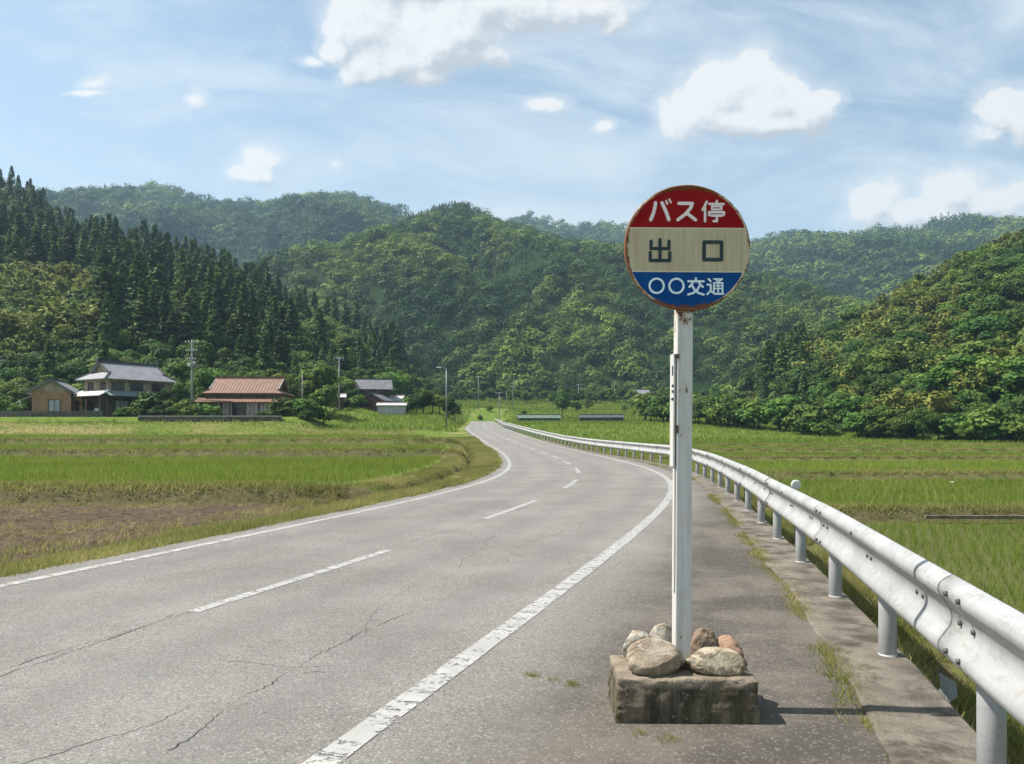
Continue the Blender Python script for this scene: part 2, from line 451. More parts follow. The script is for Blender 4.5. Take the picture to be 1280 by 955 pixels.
def ribbon(s0, s1, da, db, lift, step=.3, ncol=2, jag=0, seed=0):
    """sheet along the road axis from offset da(s) to db(s)"""
    s = np.arange(s0, s1 + step * .5, step)
    x = np.interp(s, RS, RX); y = np.interp(s, RS, RY); th_ = np.interp(s, RS, RT); z = np.interp(s, RS, RZ)
    a = da(s, x, y) if callable(da) else np.full_like(s, da); b = db(s, x, y) if callable(db) else np.full_like(s, db)
    if jag:
        a = a + jag * (fbm(s * 3.1, s * 0 + seed, seed, 3) - .5); b = b + jag * (fbm(s * 3.1, s * 0 + seed + 5, seed + 7, 3) - .5)
    u = np.linspace(0, 1, ncol)
    D = a[:, None] * (1 - u) + b[:, None] * u
    X = x[:, None] + D * np.cos(th_)[:, None]; Y = y[:, None] - D * np.sin(th_)[:, None]
    Z = np.repeat(z[:, None], ncol, 1) + lift
    n = len(s); idx = np.arange(n * ncol).reshape(n, ncol)
    F = np.stack([idx[:-1, :-1], idx[:-1, 1:], idx[1:, 1:], idx[1:, :-1]], -1).reshape(-1, 4)
    V = np.stack([X, Y, Z], -1).reshape(-1, 3)
    return V, F, {'rs': np.repeat(s, ncol), 'rd': D.ravel()}
def shoulder(s, x, y):
    tt = np.interp(s, RS, RT)
    # offset where the rail line is met
    d = np.full_like(s, 4.0)
    for _ in range(6):
        yy = y - d * np.sin(tt); d = (rail_x(yy) - x) / np.cos(tt)
    return np.clip(d - .31, LANE_R + .1, 12)
V, F, at = ribbon(-30, 240, lambda s, x, y: -LANE_L - .42 + .16 * (fbm(s * 1.3, s * 0, 3, 4) - .5), shoulder, 0, .15, 26)
road = tag(put('road', new_mesh('road', V, F, [M['asphalt']], True, attrs=at)), kind='structure')

def paint_mat():
    m, t, b = material('road paint')
    ps = t.pos(); s = t.attr('rs')
    n = t.noise(ps, 26, 6, .75); n2 = t.noise(ps, 3.2, 4, .6)
    w = t.noise(t.comb(t.m('MULTIPLY', s, 5.2), 0, 0), 1.6, 3, .7)
    wear = t.m('ADD', t.m('MULTIPLY', n, .75), t.m('MULTIPLY', w, .62))
    wear = t.m('ADD', wear, t.m('MULTIPLY', n2, .25))
    keep = t.ss(wear, .915, .82)
    c = t.mix(t.ss(n2, .3, .7), (.30, .29, .27), (.395, .385, .365))
    t.set(b.inputs['Base Color'], c); b.inputs['Roughness'].default_value = .7
    tr = t.n('ShaderNodeBsdfTransparent'); mx = t.n('ShaderNodeMixShader')
    t.L.new(keep, mx.inputs[0]); t.L.new(tr.outputs[0], mx.inputs[1]); t.L.new(b.outputs[0], mx.inputs[2])
    t.L.new(mx.outputs[0], m.node_tree.nodes['Material Output'].inputs[0])
    return m
M['paint'] = paint_mat()
def marking(name, s0, s1, d, w, step=.25):
    V, F, at = ribbon(s0, s1, d - w / 2, d + w / 2, .004, step, 4, .018, int(s0 * 3) % 50 + 1)
    tag(put(name, new_mesh(name, V, F, [M['paint']], attrs=at)), kind='structure')
marking('edge_line', -30, 235, -LANE_L, .14)
marking('edge_line', -30, 235, LANE_R, .16)
for k in range(-2, 34):
    y0 = 6.55 + 6.65 * k; y1 = y0 + 3.35
    s0 = float(np.interp(y0, RY, RS)); s1 = float(np.interp(y1, RY, RS))
    if s1 < 236: marking('centre_line', s0, s1, 0.0, .125, .12)

# cracks in the asphalt, traced on the ground and given a jagged course
M['crack'] = simple('crack', (.022, .020, .018), .95, .4, 30)
crackV, crackF = [], []
def crack(pts, w=.011, seed=1):
    pts = np.array(pts, float)
    seg = np.hypot(*np.diff(pts, axis=0).T); L = np.concatenate([[0], np.cumsum(seg)])
    u = np.arange(0, L[-1], .025)
    x = np.interp(u, L, pts[:, 0]); y = np.interp(u, L, pts[:, 1])
    tx = np.gradient(x); ty = np.gradient(y); l = np.hypot(tx, ty) + 1e-9; nx, ny = -ty / l, tx / l
    j = .10 * (fbm(u * 1.6, u * 0 + seed, seed, 5) - .5) * 2 + .020 * (rng.random(len(u)) - .5)
    x = x + nx * j; y = y + ny * j
    ww = .6 * w * np.clip(2.2 * fbm(u * 3, u * 0 + seed * 3, seed + 50, 3) - .35, .12, 2.2)
    z = road_z(y) + .003
    base = sum(len(v) for v in crackV)
    crackV.append(np.concatenate([np.stack([x - nx * ww / 2, y - ny * ww / 2, z], -1), np.stack([x + nx * ww / 2, y + ny * ww / 2, z], -1)]))
    n = len(u); i = np.arange(n - 1)
    crackF.append(np.stack([i, i + 1, i + 1 + n, i + n], -1) + base)
def gpt(px, py, z=0.0):
    Y = (EYE - z) * 1000 / (py - HY); return ((px - 640) / 1000 * Y, Y)
def gcrack(l, w, seed): crack([gpt(*p, z=.02) for p in l], w, seed)
gcrack([(-60, 862), (0, 845), (60, 826), (120, 806), (170, 787), (222, 769)], .010, 3)
gcrack([(205, 936), (262, 908), (310, 872), (360, 845), (390, 830), (418, 812), (450, 795), (500, 772), (560, 748), (620, 716)], .015, 4)
gcrack([(280, 828), (330, 828), (372, 834), (410, 832), (450, 834), (500, 836), (560, 840), (600, 842)], .008, 5)
gcrack([(378, 842), (412, 842), (438, 832), (450, 822), (452, 808)], .012, 6)
gcrack([(20, 952), (100, 930), (180, 906), (240, 880)], .009, 7)
gcrack([(450, 795), (490, 745), (560, 722), (600, 690), (618, 672)], .008, 8)
gcrack([(540, 800), (600, 770), (660, 760), (720, 735)], .006, 9)
gcrack([(620, 718), (640, 690), (700, 668), (760, 640)], .009, 12)
gcrack([(690, 700), (720, 672), (722, 655)], .010, 13)
gcrack([(780, 820), (800, 770), (835, 735), (880, 690), (905, 672)], .010, 14)
gcrack([(700, 905), (745, 870), (768, 842)], .007, 15)
sc_ = np.arange(6.6 + 3.35, 120, .5)
crack([(float(road_x(y) - .02), float(y)) for y in np.arange(-2, 70, 1.)], .008, 21)
o = put('road_cracks', new_mesh('road_cracks', np.concatenate(crackV), np.concatenate(crackF), [M['crack']]))
tag(o, kind='structure')

# concrete strip that carries the guard rail
def concrete_mat(name, lo, hi, stain, scale=3., st=.6, bump_s=.5):
    m, t, b = material(name)
    ps = t.obj(); a = t.noise(ps, scale, 6, .68); f = t.noise(ps, scale * 22, 4, .7); s = t.noise(t.mapv(ps, (1, 1, .6), (5, 2, 7)), scale * .8, 6, .7)
    c = t.mix(t.ss(a, .3, .7), lo, hi); c = t.mix(t.m('MULTIPLY', t.ss(s, .45, .66), st), c, stain)
    c = t.mix(t.m('MULTIPLY', t.ss(f, .5, .75), .35), c, tuple(q * .45 for q in lo))
    t.set(b.inputs['Base Color'], c); b.inputs['Roughness'].default_value = .92; b.inputs['Specular IOR Level'].default_value = .2
    bump(t, b, t.m('ADD', t.m('MULTIPLY', a, 1.0), t.m('MULTIPLY', f, .35)), bump_s, .03)
    return m
M['strip'] = concrete_mat('rail footing concrete', (.115, .098, .076), (.225, .198, .160), (.05, .042, .032), 3.4, .85, .9)
def rail_frames(y0, y1, step):
    i = (RAIL[:, 1] >= -5.9); L = np.concatenate([[0], np.cumsum(np.hypot(*np.diff(RAIL, axis=0).T))])
    a = np.interp(y0, RAIL[:, 1], L); b = np.interp(y1, RAIL[:, 1], L)
    u = np.linspace(a, b, max(2, int((b - a) / step) + 1))
    x = np.interp(u, L, RAIL[:, 0]); y = np.interp(u, L, RAIL[:, 1])
    tx = np.gradient(x); ty = np.gradient(y); l = np.hypot(tx, ty)
    return u, x, y, ty / l, -tx / l        # n = to the right of travel (away from the road)
u, x, y, nx, ny = rail_frames(-5, 70, .2)
z = road_z(y) + .022
prof = [(-.37, -.12), (-.37, 0), (-.34, .006), (-.1, .003), (.10, 0), (.125, -.02), (.13, -.5)]
V = []; n = len(u)
for j, (o_, h_) in enumerate(prof):
    oo = o_ + (.11 * (fbm(u * 2.2, u * 0 + 2, 4, 4) - .5) if j < 3 else .03 * (fbm(u * 2.3, u * 0 + 5, 6, 4) - .5))
    V.append(np.stack([x + nx * oo, y + ny * oo, z + h_ + (.012 * (fbm(u * 2, u * 0 + j, 9, 3) - .5) if h_ > -.1 else 0)], -1))
V = np.concatenate(V); idx = np.arange(len(prof) * n).reshape(len(prof), n)
F = np.stack([idx[:-1, :-1], idx[:-1, 1:], idx[1:, 1:], idx[1:, :-1]], -1).reshape(-1, 4)
tag(put('kerb_strip', new_mesh('kerb_strip', V, F[:, ::-1].copy(), [M['strip']], False)), kind='structure')

# ---------------------------------------------------------------- guard rail
def white_metal(name, grime=.5):
    m, t, b = material(name)
    ps = t.obj(); a = t.noise(ps, 2.5, 5, .6); g = t.noise(t.mapv(ps, (3, 3, 9)), 3, 6, .72); f = t.noise(ps, 60, 4, .7)
    c = t.mix(t.ss(a, .3, .7), (.30, .305, .305), (.395, .395, .39))
    c = t.mix(t.m('MULTIPLY', t.ss(g, .50, .72), grime), c, (.23, .215, .18))
    st_ = t.noise(t.mapv(ps, (7, 7, .9)), 2.2, 5, .65)
    c = t.mix(t.m('MULTIPLY', t.ss(st_, .52, .72), grime * .55), c, (.22, .19, .15))
    c = t.mix(t.m('MULTIPLY', t.ss(f, .62, .78), .35), c, (.20, .16, .12))
    rs_ = t.ss(t.noise(ps, 11, 6, .75), .68, .73); c = t.mix(t.m('MULTIPLY', rs_, .7), c, (.16, .075, .035))
    t.set(b.inputs['Base Color'], c); b.inputs['Roughness'].default_value = .5; b.inputs['Specular IOR Level'].default_value = .35
    bump(t, b, g, .12, .01)
    return m
M['rail'] = white_metal('rail paint', .75); M['post'] = white_metal('post paint', .6)
M['bolt'] = simple('bolt steel', (.10, .095, .09), .6, .4, 40, metal=.3)
guard = thing('guardrail', 'long white double-corrugated guardrail along the outer road edge, curving away behind the bus stop', 'guardrail', (0, 0, 0))
BH, BB = .40, .42     # beam height and the height of its lower edge
def beam_prof(n=49):
    hp = [0, .035, .09, .16, .23, .40, .47, .53, .60, .77, .84, .91, .965, 1]
    dp = [.004, .034, .060, .070, .064, .016, .008, .008, .016, .064, .070, .060, .034, .004]
    h = np.linspace(0, 1, n); d = np.interp(h, hp, dp); k = np.array([.2, .6, .2])
    d[1:-1] = np.convolve(d, k, 'same')[1:-1]
    return d, h * BH
PD, PH = beam_prof()
seg_y = [-4.0, -.1, 3.74]
L_all = np.concatenate([[0], np.cumsum(np.hypot(*np.diff(RAIL, axis=0).T))])
while seg_y[-1] < 190:
    l0 = np.interp(seg_y[-1], RAIL[:, 1], L_all); seg_y.append(float(np.interp(l0 + 3.72 if seg_y[-1] < 120 else l0 + 7.44, L_all, RAIL[:, 1])))
for k, (ya, yb) in enumerate(zip(seg_y[:-1], seg_y[1:])):
    u, x, y, nx, ny = rail_frames(ya - .0, yb + .055, .31)
    z = road_z(y) + BB; n = len(u); lift = .0
    rows = []
    # each panel laps over the next one: its far end sits a few mm inside
    lap = np.linspace(.006, 0, n)
    dz_ = .008 * (rng.random() - .5)
    for side in (0, 1):
        for d_, h_ in zip(PD, PH):
            o_ = -.050 - d_ - lap + (0 if side == 0 else .005)
            rows.append(np.stack([x + nx * o_, y + ny * o_, z + h_ + dz_], -1))
    V = np.concatenate(rows); m_ = len(PD); idx = np.arange(2 * m_ * n).reshape(2 * m_, n)
    A = idx[:m_]; B = idx[m_:]
    def q(G): return np.stack([G[:-1, :-1], G[:-1, 1:], G[1:, 1:], G[1:, :-1]], -1).reshape(-1, 4)
    F = [q(A)[:, ::-1], q(B)]
    for (r1, r2, fl) in ((A[0], B[0], 0), (A[-1], B[-1], 1)):
        e = np.stack([r1[:-1], r1[1:], r2[1:], r2[:-1]], -1); F.append(e if not fl else e[:, ::-1])
    for (c1, c2, fl) in ((A[:, 0], B[:, 0], 1), (A[:, -1], B[:, -1], 0)):
        e = np.stack([c1[:-1], c1[1:], c2[1:], c2[:-1]], -1); F.append(e if not fl else e[:, ::-1])
    bo = put('beam', new_mesh('beam', V, np.concatenate(F), [M['rail']], True), guard)
    if ya < 24:
        mb = MB()
        def bolt(yy, hh, r=.013):
            X = float(rail_x(yy)); dd = float(np.interp(hh, PH, PD)); e_ = .01
            tx = float(rail_x(yy + e_) - rail_x(yy - e_)) / (2 * e_); l = math.hypot(tx, 1); N = np.array([1 / l, -tx / l, 0])
            c = np.array([X, yy, float(road_z(yy)) + BB + hh + dz_]) - N * (.050 + dd + .004)
            mb.tube([c + N * .004, c - N * .008, c - N * .011], [r, r, r * .7], 8)
        for dy_ in (.13, .30):
            for hh in (.335, .205, .075):
                bolt(yb - dy_, hh); 
        mid = (ya + yb) / 2
        for dy_ in (.0, .11): bolt(mid - .15 + dy_, .205); bolt(ya + .45 + dy_, .205)
        bolt(mid + .2, .33)
        mb.each('bolt', M['bolt'], bo, True)
yp = 3.42; posts = []
l = float(np.interp(-2.1, RAIL[:, 1], L_all))
base_l = float(np.interp(3.42, RAIL[:, 1], L_all))
pm = MB(); 
pm.tube([(0, 0, -.45), (0, 0, .70), (0, 0, .715)], [.056, .056, .040], 20); pm.tube([(0, 0, -.02), (0, 0, .012)], [.061, .059], 20)
pme = pm.mesh('post', [M['post']], True)
bk = MB(); bk.box((-.024, 0, .61), (.044, .07, .30)); bkm = bk.mesh('bracket', [M['post']])
k = -3; cnt = 0
while cnt < 98:
    ll = base_l + k * 1.86; k += 1
    if ll > L_all[-1] - .5: break
    X = float(np.interp(ll, L_all, RAIL[:, 0])); Yv = float(np.interp(ll, L_all, RAIL[:, 1])); zz0 = float(road_z(Yv))
    if Yv > 188: break
    an = math.atan2(float(rail_x(Yv + .05) - rail_x(Yv - .05)), .1)
    p = put('post', pme, guard, (X, Yv, zz0 + .02 if Yv < 60 else zz0 - .05), (0, 0, -an + rng.normal() * .02)); cnt += 1
    if Yv < 30: put('bracket', bkm, p)

# ---------------------------------------------------------------- bus stop
def sign_mat():
    m, t, b = material('bus stop disc')
    o = t.obj(); x, y_, z = t.sep(o)
    rad = t.m('SQRT', t.m('ADD', t.m('MULTIPLY', x, x), t.m('MULTIPLY', z, z)))
    n = t.noise(o, 9, 6, .7); n2 = t.noise(o, 40, 5, .7); st = t.noise(t.mapv(o, (60, 60, 3)), 1, 4, .6)
    cream = t.mix(t.ss(st, .35, .7), (.47, .39, .25), (.55, .47, .325)); cream = t.mix(t.m('MULTIPLY', t.ss(n, .5, .75), .35), cream, (.42, .33, .20))
    red = t.mix(t.ss(n, .3, .7), (.24, .004, .006), (.31, .008, .010)); blue = t.mix(t.ss(n, .3, .7), (.002, .052, .20), (.005, .070, .26))
    line = (.66, .56, .46)
    ZR, ZB = .105, -.129
    c = cream
    c = t.mix(t.m('GREATER_THAN', z, ZR - .006), c, line); c = t.mix(t.m('GREATER_THAN', z, ZR), c, red)
    c = t.mix(t.m('LESS_THAN', z, ZB + .006), c, line); c = t.mix(t.m('LESS_THAN', z, ZB), c, blue)
    rim = t.ss(t.m('ADD', rad, t.m('MULTIPLY', t.m('SUBTRACT', n2, .5), .012)), .3165, .3190)
    c = t.mix(rim, c, t.mix(n, (.60, .52, .38), (.50, .38, .24)))
    # rust creeping in from the edge, worst at the top and at the foot
    amt = t.m('ADD', t.m('MULTIPLY', t.ss(t.m('ABSOLUTE', z), .24, .335), .030), t.m('MULTIPLY', t.ss(x, -.26, -.335), .022))
    amt = t.m('ADD', amt, .009)
    rr_ = t.m('ADD', t.m('SUBTRACT', .332, rad), t.m('MULTIPLY', t.m('SUBTRACT', t.noise(o, 26, 6, .75), .5), -.075))
    rust = t.ss(rr_, amt, t.m('SUBTRACT', amt, .008))
    c = t.mix(t.m('MULTIPLY', rust, .92), c, t.mix(n2, (.085, .026, .010), (.23, .085, .03)))
    spots = t.ss(t.noise(o, 55, 3, .6), .72, .78); c = t.mix(t.m('MULTIPLY', spots, .5), c, (.12, .05, .02))
    t.set(b.inputs['Base Color'], c); b.inputs['Roughness'].default_value = .6; b.inputs['Specular IOR Level'].default_value = .12
    bump(t, b, t.m('ADD', n2, rust), .15, .004)
    return m
def pole_mat(ends=1.0):
    m, t, b = material('chipped white pole paint')
    o = t.obj(); n = t.noise(o, 14, 6, .7); s = t.noise(t.mapv(o, (30, 30, 2)), 1, 5, .6); ch = t.noise(t.mapv(o, (1, 1, .55), (3, 1, 2)), 17, 6, .75)
    z = t.sep(o)[2]
    c = t.mix(t.ss(s, .3, .7), (.50, .485, .455), (.615, .60, .565))
    end = t.m('MAXIMUM', t.ss(z, 1.72, 1.90), t.ss(z, .16, 0.0))
    thr = t.m('SUBTRACT', .645, t.m('MULTIPLY', end, .17 * ends))
    rust = t.ss(ch, thr, t.m('ADD', thr, .025))
    halo = t.ss(ch, t.m('SUBTRACT', thr, .10), thr)
    c = t.mix(t.m('MULTIPLY', halo, .45), c, (.50, .36, .20))
    c = t.mix(rust, c, t.mix(n, (.05, .025, .015), (.17, .07, .03)))
    t.set(b.inputs['Base Color'], c); b.inputs['Roughness'].default_value = .5
    bump(t, b, t.m('MULTIPLY', rust, -1.0), .3, .004)
    return m
M['disc'] = sign_mat(); M['pole'] = pole_mat(); M['plate'] = pole_mat(0.0)
M['letter_w'] = simple('pink-white sign lettering', (.86, .74, .72), .5, .06, 30, dirt=(.6, .35, .3), dirt_amt=.3)
M['letter_b'] = simple('blue-white sign lettering', (.74, .85, .90), .5, .06, 30)
M['letter_k'] = simple('dark slate sign lettering', (.020, .040, .048), .5, .2, 30, dirt=(.10, .11, .10), dirt_amt=.3)
M['rust'] = simple('rusty rim', (.30, .20, .12), .75, .5, 22, dirt=(.11, .035, .012), dirt_amt=.9, bumpy=.3)
M['black'] = simple('dark steel', (.09, .08, .07), .6, .3, 20)
SX, SY = .915, 4.27
BT = .245          # top of the block
sign = thing('bus_stop_sign', 'round red, cream and blue bus stop sign on a chipped white steel pole', 'bus stop sign', (SX - .012, SY, BT + .02), 0)
sign.rotation_euler = (0, R(.35), 0)
PHt = 1.905
mb = MB(); mb.box((0, 0, PHt / 2), (.084, .095, PHt)); mb.build('pole', M['pole'], sign, bevel=.006)
# timetable plate on the pole's roadside face
mb = MB(); mb.box((0, 0, 0), (.012, .09, .60)); pl = mb.build('notice_plate', M['plate'], sign, bevel=.003, loc=(-.054, .0, 1.35))
mb = MB(); mb.box((.012, -.050, .285), (.022, .008, .022)); mb.box((.012, -.050, -.10), (.018, .008, .040)); mb.each('bracket', M['black'], pl)
mb = MB(); mb.box((-.0075, -.03, .21), (.003, .02, .05)); mb.box((-.0075, -.03, .13), (.003, .03, .012)); mb.box((-.0075, -.03, .10), (.003, .03, .012)); mb.box((-.0075, -.025, .06), (.003, .04, .012)); mb.build('lettering', M['letter_k'], pl)
mb = MB(); mb.box((-.047, -.02, .72), (.010, .04, .66)); mb.build('side_strip', M['pole'], sign, bevel=.003)
DZ = 2.468 - BT - .02; DR = .3325
# disc: a pressed plate with a rolled rim
N = 96; Vd = []; Fd = []
rings = [(0, -.011), (.10, -.011), (.22, -.011), (.318, -.011), (.318, .011), (.0, .011)]
for r_, yy in rings:
    for k in range(N): Vd.append((r_ * cos(2 * pi * k / N), yy, r_ * sin(2 * pi * k / N)))
for i in range(len(rings) - 1):
    for k in range(N):
        k2 = (k + 1) % N; Fd.append((i * N + k, i * N + k2, (i + 1) * N + k2, (i + 1) * N + k))
disc = put('sign_disc', new_mesh('sign_disc', Vd, Fd, [M['disc']]), sign, (0.004, -.060, DZ))
def torus(R_, r_, n=120, m_=10, sq=1.6):
    V = []; F = []
    for i in range(n):
        a = 2 * pi * i / n
        rr_ = R_ + .0016 * (vnoise(np.array(i / 2.2), np.array(2.), 5) - .5)
        for j in range(m_):
            b = 2 * pi * j / m_
            V.append(((rr_ + r_ * cos(b)) * cos(a), sq * r_ * sin(b), (rr_ + r_ * cos(b)) * sin(a)))
    for i in range(n):
        for j in range(m_):
            i2 = (i + 1) % n; j2 = (j + 1) % m_
            F.append((i * m_ + j, i * m_ + j2, i2 * m_ + j2, i2 * m_ + j))
    return V, F
Vt, Ft = torus(.3235, .0085, sq=1.9)
put('rim', new_mesh('rim', Vt, Ft, [M['disc']], True), disc)
# lettering: rounded strokes, measured on the sign
KZ = .3325 / 425.
def to_m(p): return ((p[0] - 477) * KZ, (480 - p[1]) * KZ)
lift_n = [0]
def stroke(mb, pts, w, closed=False):
    pts = [to_m(p) for p in pts]; r = w * KZ / 2
    if closed: pts = pts + [pts[0]]
    for (a, b) in zip(pts[:-1], pts[1:]):
        lift_n[0] += 1
        yb = -.0128 - .00009 * (lift_n[0] % 24); yf = -.0116
        dx, dz = b[0] - a[0], b[1] - a[1]; an = math.atan2(dz, dx); out = []
        for k in range(9): t_ = an + pi / 2 + pi * k / 8; out.append((a[0] + r * cos(t_), a[1] + r * sin(t_)))
        for k in range(9): t_ = an - pi / 2 + pi * k / 8; out.append((b[0] + r * cos(t_), b[1] + r * sin(t_)))
        n = len(out)
        V = [(p[0], yb, p[1]) for p in out] + [(p[0], yf, p[1]) for p in out]
        F = [tuple(range(n))] + [((k + 1) % n, k, n + k, n + (k + 1) % n) for k in range(n)]
        mb.add(V, F)
def glyph(strokes, mat, w):
    mb = MB(); lift_n[0] = 0
    for s_ in strokes:
        if isinstance(s_, dict): stroke(mb, s_['p'], s_.get('w', w), s_.get('c', False))
        else: stroke(mb, s_, w)
    mb.build('lettering', mat, disc)
def circ(cx, cy, r, n=26): return [(cx + r * cos(2 * pi * k / n), cy + r * sin(2 * pi * k / n)) for k in range(n)]
glyph([[(261, 182), (258, 208), (248, 250), (230, 294)], [(305, 182), (316, 205), (336, 250), (351, 294)],
       dict(p=[(332, 168), (341, 188)], w=12), dict(p=[(353, 158), (364, 178)], w=12)], M['letter_w'], 23)
glyph([[(418, 184), (508, 184), (496, 216), (462, 256), (412, 294)], [(470, 248), (530, 294)]], M['letter_w'], 22)
glyph([[(604, 172), (592, 200), (577, 226)], [(594, 212), (594, 303)], dict(p=[(672, 166), (672, 184)], w=15), [(622, 187), (718, 187)],
       dict(p=[(640, 203), (704, 203), (704, 223), (640, 223)], c=True, w=13), [(622, 262), (622, 242), (720, 242), (720, 258)],
       [(638, 265), (708, 265)], [(673, 265), (673, 302), (652, 302)]], M['letter_w'], 16)
glyph([[(293, 428), (293, 566)], [(233, 438), (233, 488), (353, 488), (353, 438)], [(228, 514), (228, 568), (359, 568), (359, 514)]], M['letter_k'], 22)
glyph([dict(p=[(589, 443), (706, 443), (706, 560), (589, 560)], c=True)], M['letter_k'], 25)
glyph([dict(p=circ(272, 738, 48), c=True)], M['letter_b'], 14)
glyph([dict(p=circ(405, 738, 48), c=True)], M['letter_b'], 14)
glyph([[(535, 686), (535, 704)], [(484, 706), (588, 706)], [(514, 718), (492, 744)], [(557, 718), (582, 744)],
       [(560, 736), (545, 764), (520, 784), (484, 795)], [(510, 736), (527, 764), (552, 784), (588, 795)]], M['letter_b'], 14)
glyph([[(620, 690), (634, 705)], [(612, 728), (635, 728), (635, 768), (612, 792)], [(635, 770), (662, 789), (720, 789)],
       dict(p=[(655, 690), (712, 690), (688, 706)], w=10), dict(p=[(672, 699), (692, 710)], w=9),
       dict(p=[(656, 776), (656, 716), (714, 716), (714, 776)], w=11), dict(p=[(656, 735), (714, 735)], w=9), dict(p=[(656, 754), (714, 754)], w=9), dict(p=[(685, 716), (685, 776)], w=10)],
      M['letter_b'], 13)
# bracket and bolts where the disc meets the pole
mb = MB(); mb.box((0, -.0535, DZ - DR + .012), (.10, .012, .030)); mb.build('bracket', M['rust'], sign, bevel=.003)
mb = MB()
for xx in (-.026, 0, .024): mb.tube([(xx, -.047, PHt - .075), (xx, -.055, PHt - .075)], .006, 8)
mb.each('bolt', M['rust'], sign)

# concrete foot block
def block_mat():
    m, t, b = material('old block concrete')
    o = t.obj(); a = t.noise(o, 7, 7, .7); f = t.noise(o, 70, 4, .7); st = t.noise(t.mapv(o, (14, 14, 2.2)), 1, 6, .65); ms = t.noise(t.mapv(o, (1, 1, 1), (4, 4, 4)), 5, 6, .75)
    z = t.sep(o)[2]
    c = t.mix(t.ss(a, .3, .7), (.15, .122, .087), (.30, .25, .19))
    side = t.ss(z, .225, .19)  # darker below the top edge, uneven in vertical streaks
    dk = t.mix(t.ss(ms, .4, .65), (.032, .028, .020), (.075, .068, .035))
    c = t.mix(t.m('MULTIPLY', side, t.ss(st, .36, .60, .35, .9)), c, dk)
    c = t.mix(t.m('MULTIPLY', t.ss(f, .5, .72), .4), c, (.06, .05, .04))
    c = t.mix(t.m('MULTIPLY', t.ss(t.noise(o, 28, 4, .6), .62, .72), .6), c, (.36, .31, .25))
    t.set(b.inputs['Base Color'], c); b.inputs['Roughness'].default_value = .95; b.inputs['Specular IOR Level'].default_value = .15
    bump(t, b, t.m('ADD', t.m('MULTIPLY', a, 1.2), t.m('MULTIPLY', f, .4)), .9, .02)
    return m
def solid_grid_box(w, d, h, n=(30, 20, 12), rnd=.012, amp=.011, seed=3):
    """box with rounded, chipped edges as one closed grid mesh"""
    import bmesh
    bm = bmesh.new(); bmesh.ops.create_cube(bm, size=1)
    bmesh.ops.subdivide_edges(bm, edges=bm.edges[:], cuts=34, use_grid_fill=True)
    V = np.array([v.co[:] for v in bm.verts]); bm.verts.index_update()
    F = [[v.index for v in f.verts] for f in bm.faces]; bm.free()
    Pq = V * np.array([w, d, h])
    inner = np.array([w, d, h]) / 2 - rnd
    c = np.clip(Pq, -inner, inner); dv = Pq - c; l = np.linalg.norm(dv, axis=1, keepdims=True)
    Pq = np.where(l > 1e-6, c + dv / np.maximum(l, 1e-6) * np.minimum(l, rnd), Pq)
    nse = lambda k: fbm(Pq[:, 0] * 14 + k, Pq[:, 1] * 14 + Pq[:, 2] * 17, seed + k, 4) - .5
    Pq = Pq + np.stack([nse(0), nse(1), nse(2) * .7], -1) * amp * 2
    chip = sst(.60, .72, fbm(Pq[:, 0] * 22 + 3, Pq[:, 1] * 22 + Pq[:, 2] * 26, 31, 3)) * sst(.0, .03, (np.sum(np.abs(Pq) > inner - .012, 1) >= 2) * .03)
    Pq = Pq * (1 - .045 * chip[:, None])
    return Pq, F
M['block'] = block_mat()
Vb, Fb = solid_grid_box(.735, .47, .25)
Vb[:, 2] += .125; k_ = 1 - .035 * (Vb[:, 2:3] / .25); Vb[:, :2] *= k_
blk = tag(put('concrete_block', new_mesh('concrete_block', Vb, Fb, [M['block']], True), None, (.90, 4.285, -.004), (0, 0, R(-1.5))),
          'stained concrete foot block under the bus stop pole, sides darker than the top', 'concrete block')

# stones on the block
def stone_mat(name, a, b_, c_, sc=9):
    m, t, b = material(name)
    o = t.obj(); n = t.noise(o, sc, 6, .65, .6); f = t.noise(o, sc * 9, 4, .7); v = t.noise(t.mapv(o, (1, 1, 2.5), (3, 8, 1)), sc * .7, 5, .7, 1.5)
    c = t.mix(t.ss(n, .35, .62), a, b_); c = t.mix(t.m('MULTIPLY', t.ss(v, .50, .60), .9), c, c_); c = t.mix(t.m('MULTIPLY', t.ss(f, .52, .75), .35), c, (.10, .08, .06))
    t.set(b.inputs['Base Color'], c); b.inputs['Roughness'].default_value = .8; b.inputs['Specular IOR Level'].default_value = .25
    bump(t, b, t.m('ADD', t.m('MULTIPLY', n, 1.0), t.m('MULTIPLY', f, .5)), .9, .02)
    return m
STM = [stone_mat('tan river stone', (.36, .30, .22), (.24, .185, .13), (.45, .40, .31)), stone_mat('cream split stone', (.46, .40, .30), (.30, .25, .17), (.13, .10, .07), 7),
       stone_mat('pale stone', (.52, .48, .41), (.38, .34, .28), (.26, .21, .15)), stone_mat('brown capped stone', (.33, .24, .17), (.24, .17, .12), (.15, .11, .085)),
       stone_mat('reddish stone', (.40, .25, .17), (.34, .22, .15), (.22, .16, .11))]
